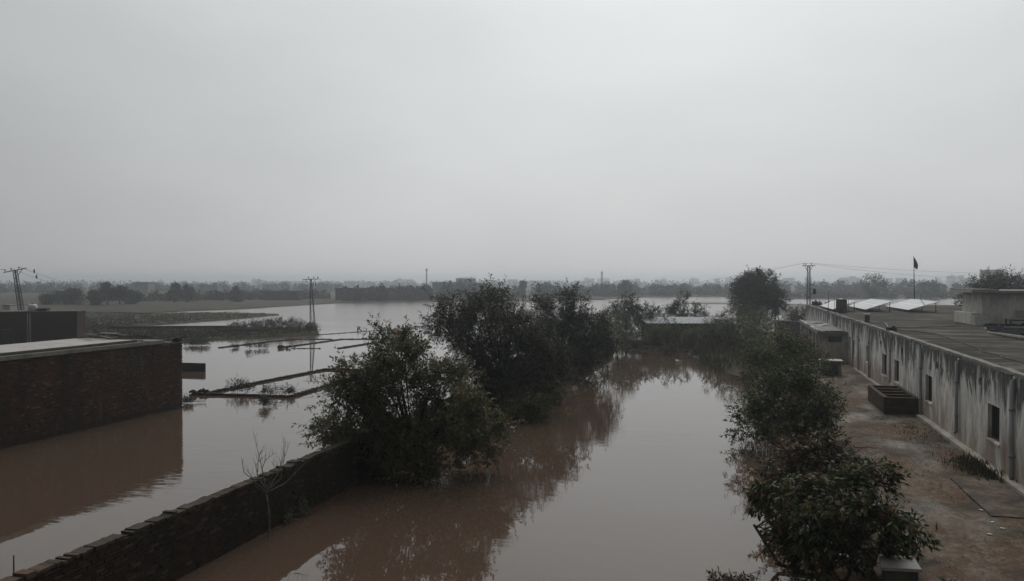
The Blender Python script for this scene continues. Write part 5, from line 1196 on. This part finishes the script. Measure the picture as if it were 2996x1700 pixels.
fh = [('long dark low shed on the far left shore', 822, 285, 98, 3.3, 'shed_dark', 0, 0, 'shed'), ('dark flat topped building at the lake edge left of centre', 1040, 285, 118, 4.3, 'shed_dark', 0, 0, 'building'), ('grey flat building inside the wood right of the far mast', 1330, 350, 130, 6.2, 'town_grey', 0, 0, 'building'),
      ('two storey grey house with sloping roof sheets near centre', 1362, 455, 56, 8.2, 'town_grey', 0, 3, 'house'), ('pale house with a domed top left of the far mast', 1172, 620, 34, 8.6, 'town_cream', 3, 0, 'house'), ('cream house just right of the domed pale one', 1196, 640, 26, 8.8, 'town_cream', 0, 2, 'house'),
      ('small far tower house left of the long dark shed', 745, 640, 18, 8.4, 'town_cream', 1, 0, 'house'), ('tiny far house with tank above the lake left of centre', 1032, 660, 14, 7.4, 'town_cream', 2, 0, 'house'), ('tiny far house right of the tank house', 1054, 660, 14, 7.2, 'town_cream', 0, 0, 'house'),
      ('long low cream house row right of the far mast', 1295, 600, 70, 6.2, 'town_cream', 0, 0, 'house'), ('cream block row right of the two storey grey house', 1435, 620, 44, 8.0, 'town_cream', 0, 0, 'house'), ('brown house with a flat roof at the middle of the skyline', 1500, 560, 30, 8.6, 'town_brick', 0, 2, 'house'),
      ('wide low cream house left of the minaret', 1580, 640, 90, 7.4, 'town_cream', 0, 0, 'house'), ('square cream house close left of the minaret', 1724, 620, 30, 9.8, 'town_cream', 1, 0, 'house'), ('mosque hall at the foot of the minaret', 1766, 700, 36, 10.2, 'town_white', 0, 0, 'mosque'), ('dark roofed house right of the minaret', 1866, 560, 13, 9.6, 'town_grey', 0, 0, 'house'),
      ('cream house right of the dark roofed one', 1845, 640, 22, 9.0, 'town_cream', 2, 0, 'house'), ('pair house with chimney above the lake', 1935, 640, 34, 8.6, 'town_cream', 1, 0, 'house'), ('pale skyline house with a small stair room above the long mud spit', 2032, 640, 26, 9.6, 'town_cream', 1, 0, 'house'), ('single slim house left of the tall round tree', 2100, 600, 12, 9.6, 'town_grey', 0, 0, 'house'),
      ('wide roofed house touching the tall round tree', 2134, 600, 18, 10.0, 'town_grey', 0, 2, 'house'), ('flat white house right of the tall round tree', 2310, 560, 32, 10.2, 'town_white', 0, 3, 'house'), ('pale house left of the far right pole', 2280, 600, 30, 8.8, 'town_cream', 0, 0, 'house'), ('pale house behind the far right pole', 2368, 560, 16, 10.6, 'town_grey', 1, 0, 'house'),
      ('cream house group left of the big grey tree', 2490, 560, 60, 10.4, 'town_cream', 1, 0, 'house'), ('long roofed house right of the big grey tree', 2640, 560, 26, 10.0, 'town_grey', 0, 0, 'house'), ('grey hall roof between grey tree and flag', 2600, 560, 24, 9.8, 'town_grey', 0, 0, 'house'), ('twin towered house right of the flag', 2788, 560, 22, 12.4, 'town_cream', 1, 0, 'house'),
      ('slim tower house farther right of the flag', 2815, 560, 11, 13.0, 'town_cream', 0, 0, 'house'), ('large pale multi storey block behind the garden tree at right', 2913, 500, 50, 13.6, 'town_white', 0, 4, 'building'), ('far cream row below the slim tower house', 2850, 580, 50, 9.6, 'town_cream', 0, 0, 'house'),
      ('faint cream row above the long dark shed', 850, 650, 80, 6.4, 'town_cream', 0, 0, 'house'), ('faint cream row right of the lake pole', 965, 650, 50, 6.6, 'town_cream', 2, 0, 'house'), ('pale low farm row between the far left trees', 410, 420, 46, 6.2, 'town_grey', 0, 0, 'house'), ('far low farm block right of the lone rounded tree', 610, 420, 50, 4.8, 'town_grey', 0, 0, 'house'), ('white tin shelter left of the leaning pole', 18, 150, 22, 2.4, 'town_white', 0, 0, 'shelter')]
for k, (lab, px, zc_, wp, h_, mt, kd, wn_, ct) in enumerate(fh):
    if zc_ >= 540: zc_, h_ = zc_ * 2.3, 7 + (h_ - 7) * 2.3 * 0.62
    far_house(lab, px, zc_, wp, h_, mt, kd, 400 + k, wins=wn_, cat=ct)
p = gnd(1248, 700, 0.2); t = thing('telecom_mast', 'thin tall telecom mast on the skyline left of centre', 'mast', p)
mb = MB(); mb.tube([p, p + [0, 0, 17.5]], [0.75, 0.45], 6); mb.build('shaft', 'steel', t)
mb = MB(); mb.tube([p + [0, 0, 15.2], p + [0, 0, 16.9]], [0.95, 0.95], 8); mb.build('antenna_drum', 'steel', t)
p = gnd(1761, 692, 0.2); t = thing('minaret', 'slender mosque minaret spike on the skyline', 'minaret', p)
mb = MB(); mb.tube([p + [0, 0, z_] for z_ in (0, 9.5, 10.0, 13.2)], [1.0, 0.9, 0.7, 0.65], 8); mb.build('shaft', 'town_grey', t)
mb = MB(); mb.tube([p + [0, 0, z_] for z_ in (13.2, 13.6, 14.6, 16.2)], [0.9, 0.95, 0.45, 0.05], 8); mb.build('cap', 'town_grey', t)
p = gnd(1362, 458, 8.2)
mb = MB(); mb.obox(p + _R * 0.5 + [0, 0, 0.75], _R * 4.6 + np.array([0, 0, 0.35]), np.array([-_R[1], _R[0], 0]) * 3, (0, 0, 0.06)); mb.obox(p - _R * 2.5 + [0, 0, 0.3], _R * 0.15, (0, 0.15, 0), (0, 0, 0.4)); mb.obox(p + _R * 3.5 + [0, 0, 0.45], _R * 0.15, (0, 0.15, 0), (0, 0, 0.5))
tag(mb.build('tilted_awning', 'shed_dark', loc=p), 'tilted roof sheet on top of the two storey grey house', 'awning')

# ------------------------------------------------------------------ haze: damp air over the flood
mb = MB(); mb.box(-3100, 3100, -3100, 3100, -2.5, 19)
hz = mb.build('haze', 'water'); tag(hz, kind='stuff')
hm = bpy.data.materials.new('haze'); hm.use_nodes = True; ht_ = hm.node_tree; ht_.nodes.clear()
ho = ht_.nodes.new('ShaderNodeOutputMaterial'); hv = ht_.nodes.new('ShaderNodeVolumePrincipled')
hv.inputs['Color'].default_value = (0.90, 0.955, 1.0, 1); hv.inputs['Density'].default_value = 0.00082; hv.inputs['Anisotropy'].default_value = 0.78
ht_.links.new(hv.outputs[0], ho.inputs['Volume'])
hz.data.materials.clear(); hz.data.materials.append(hm)
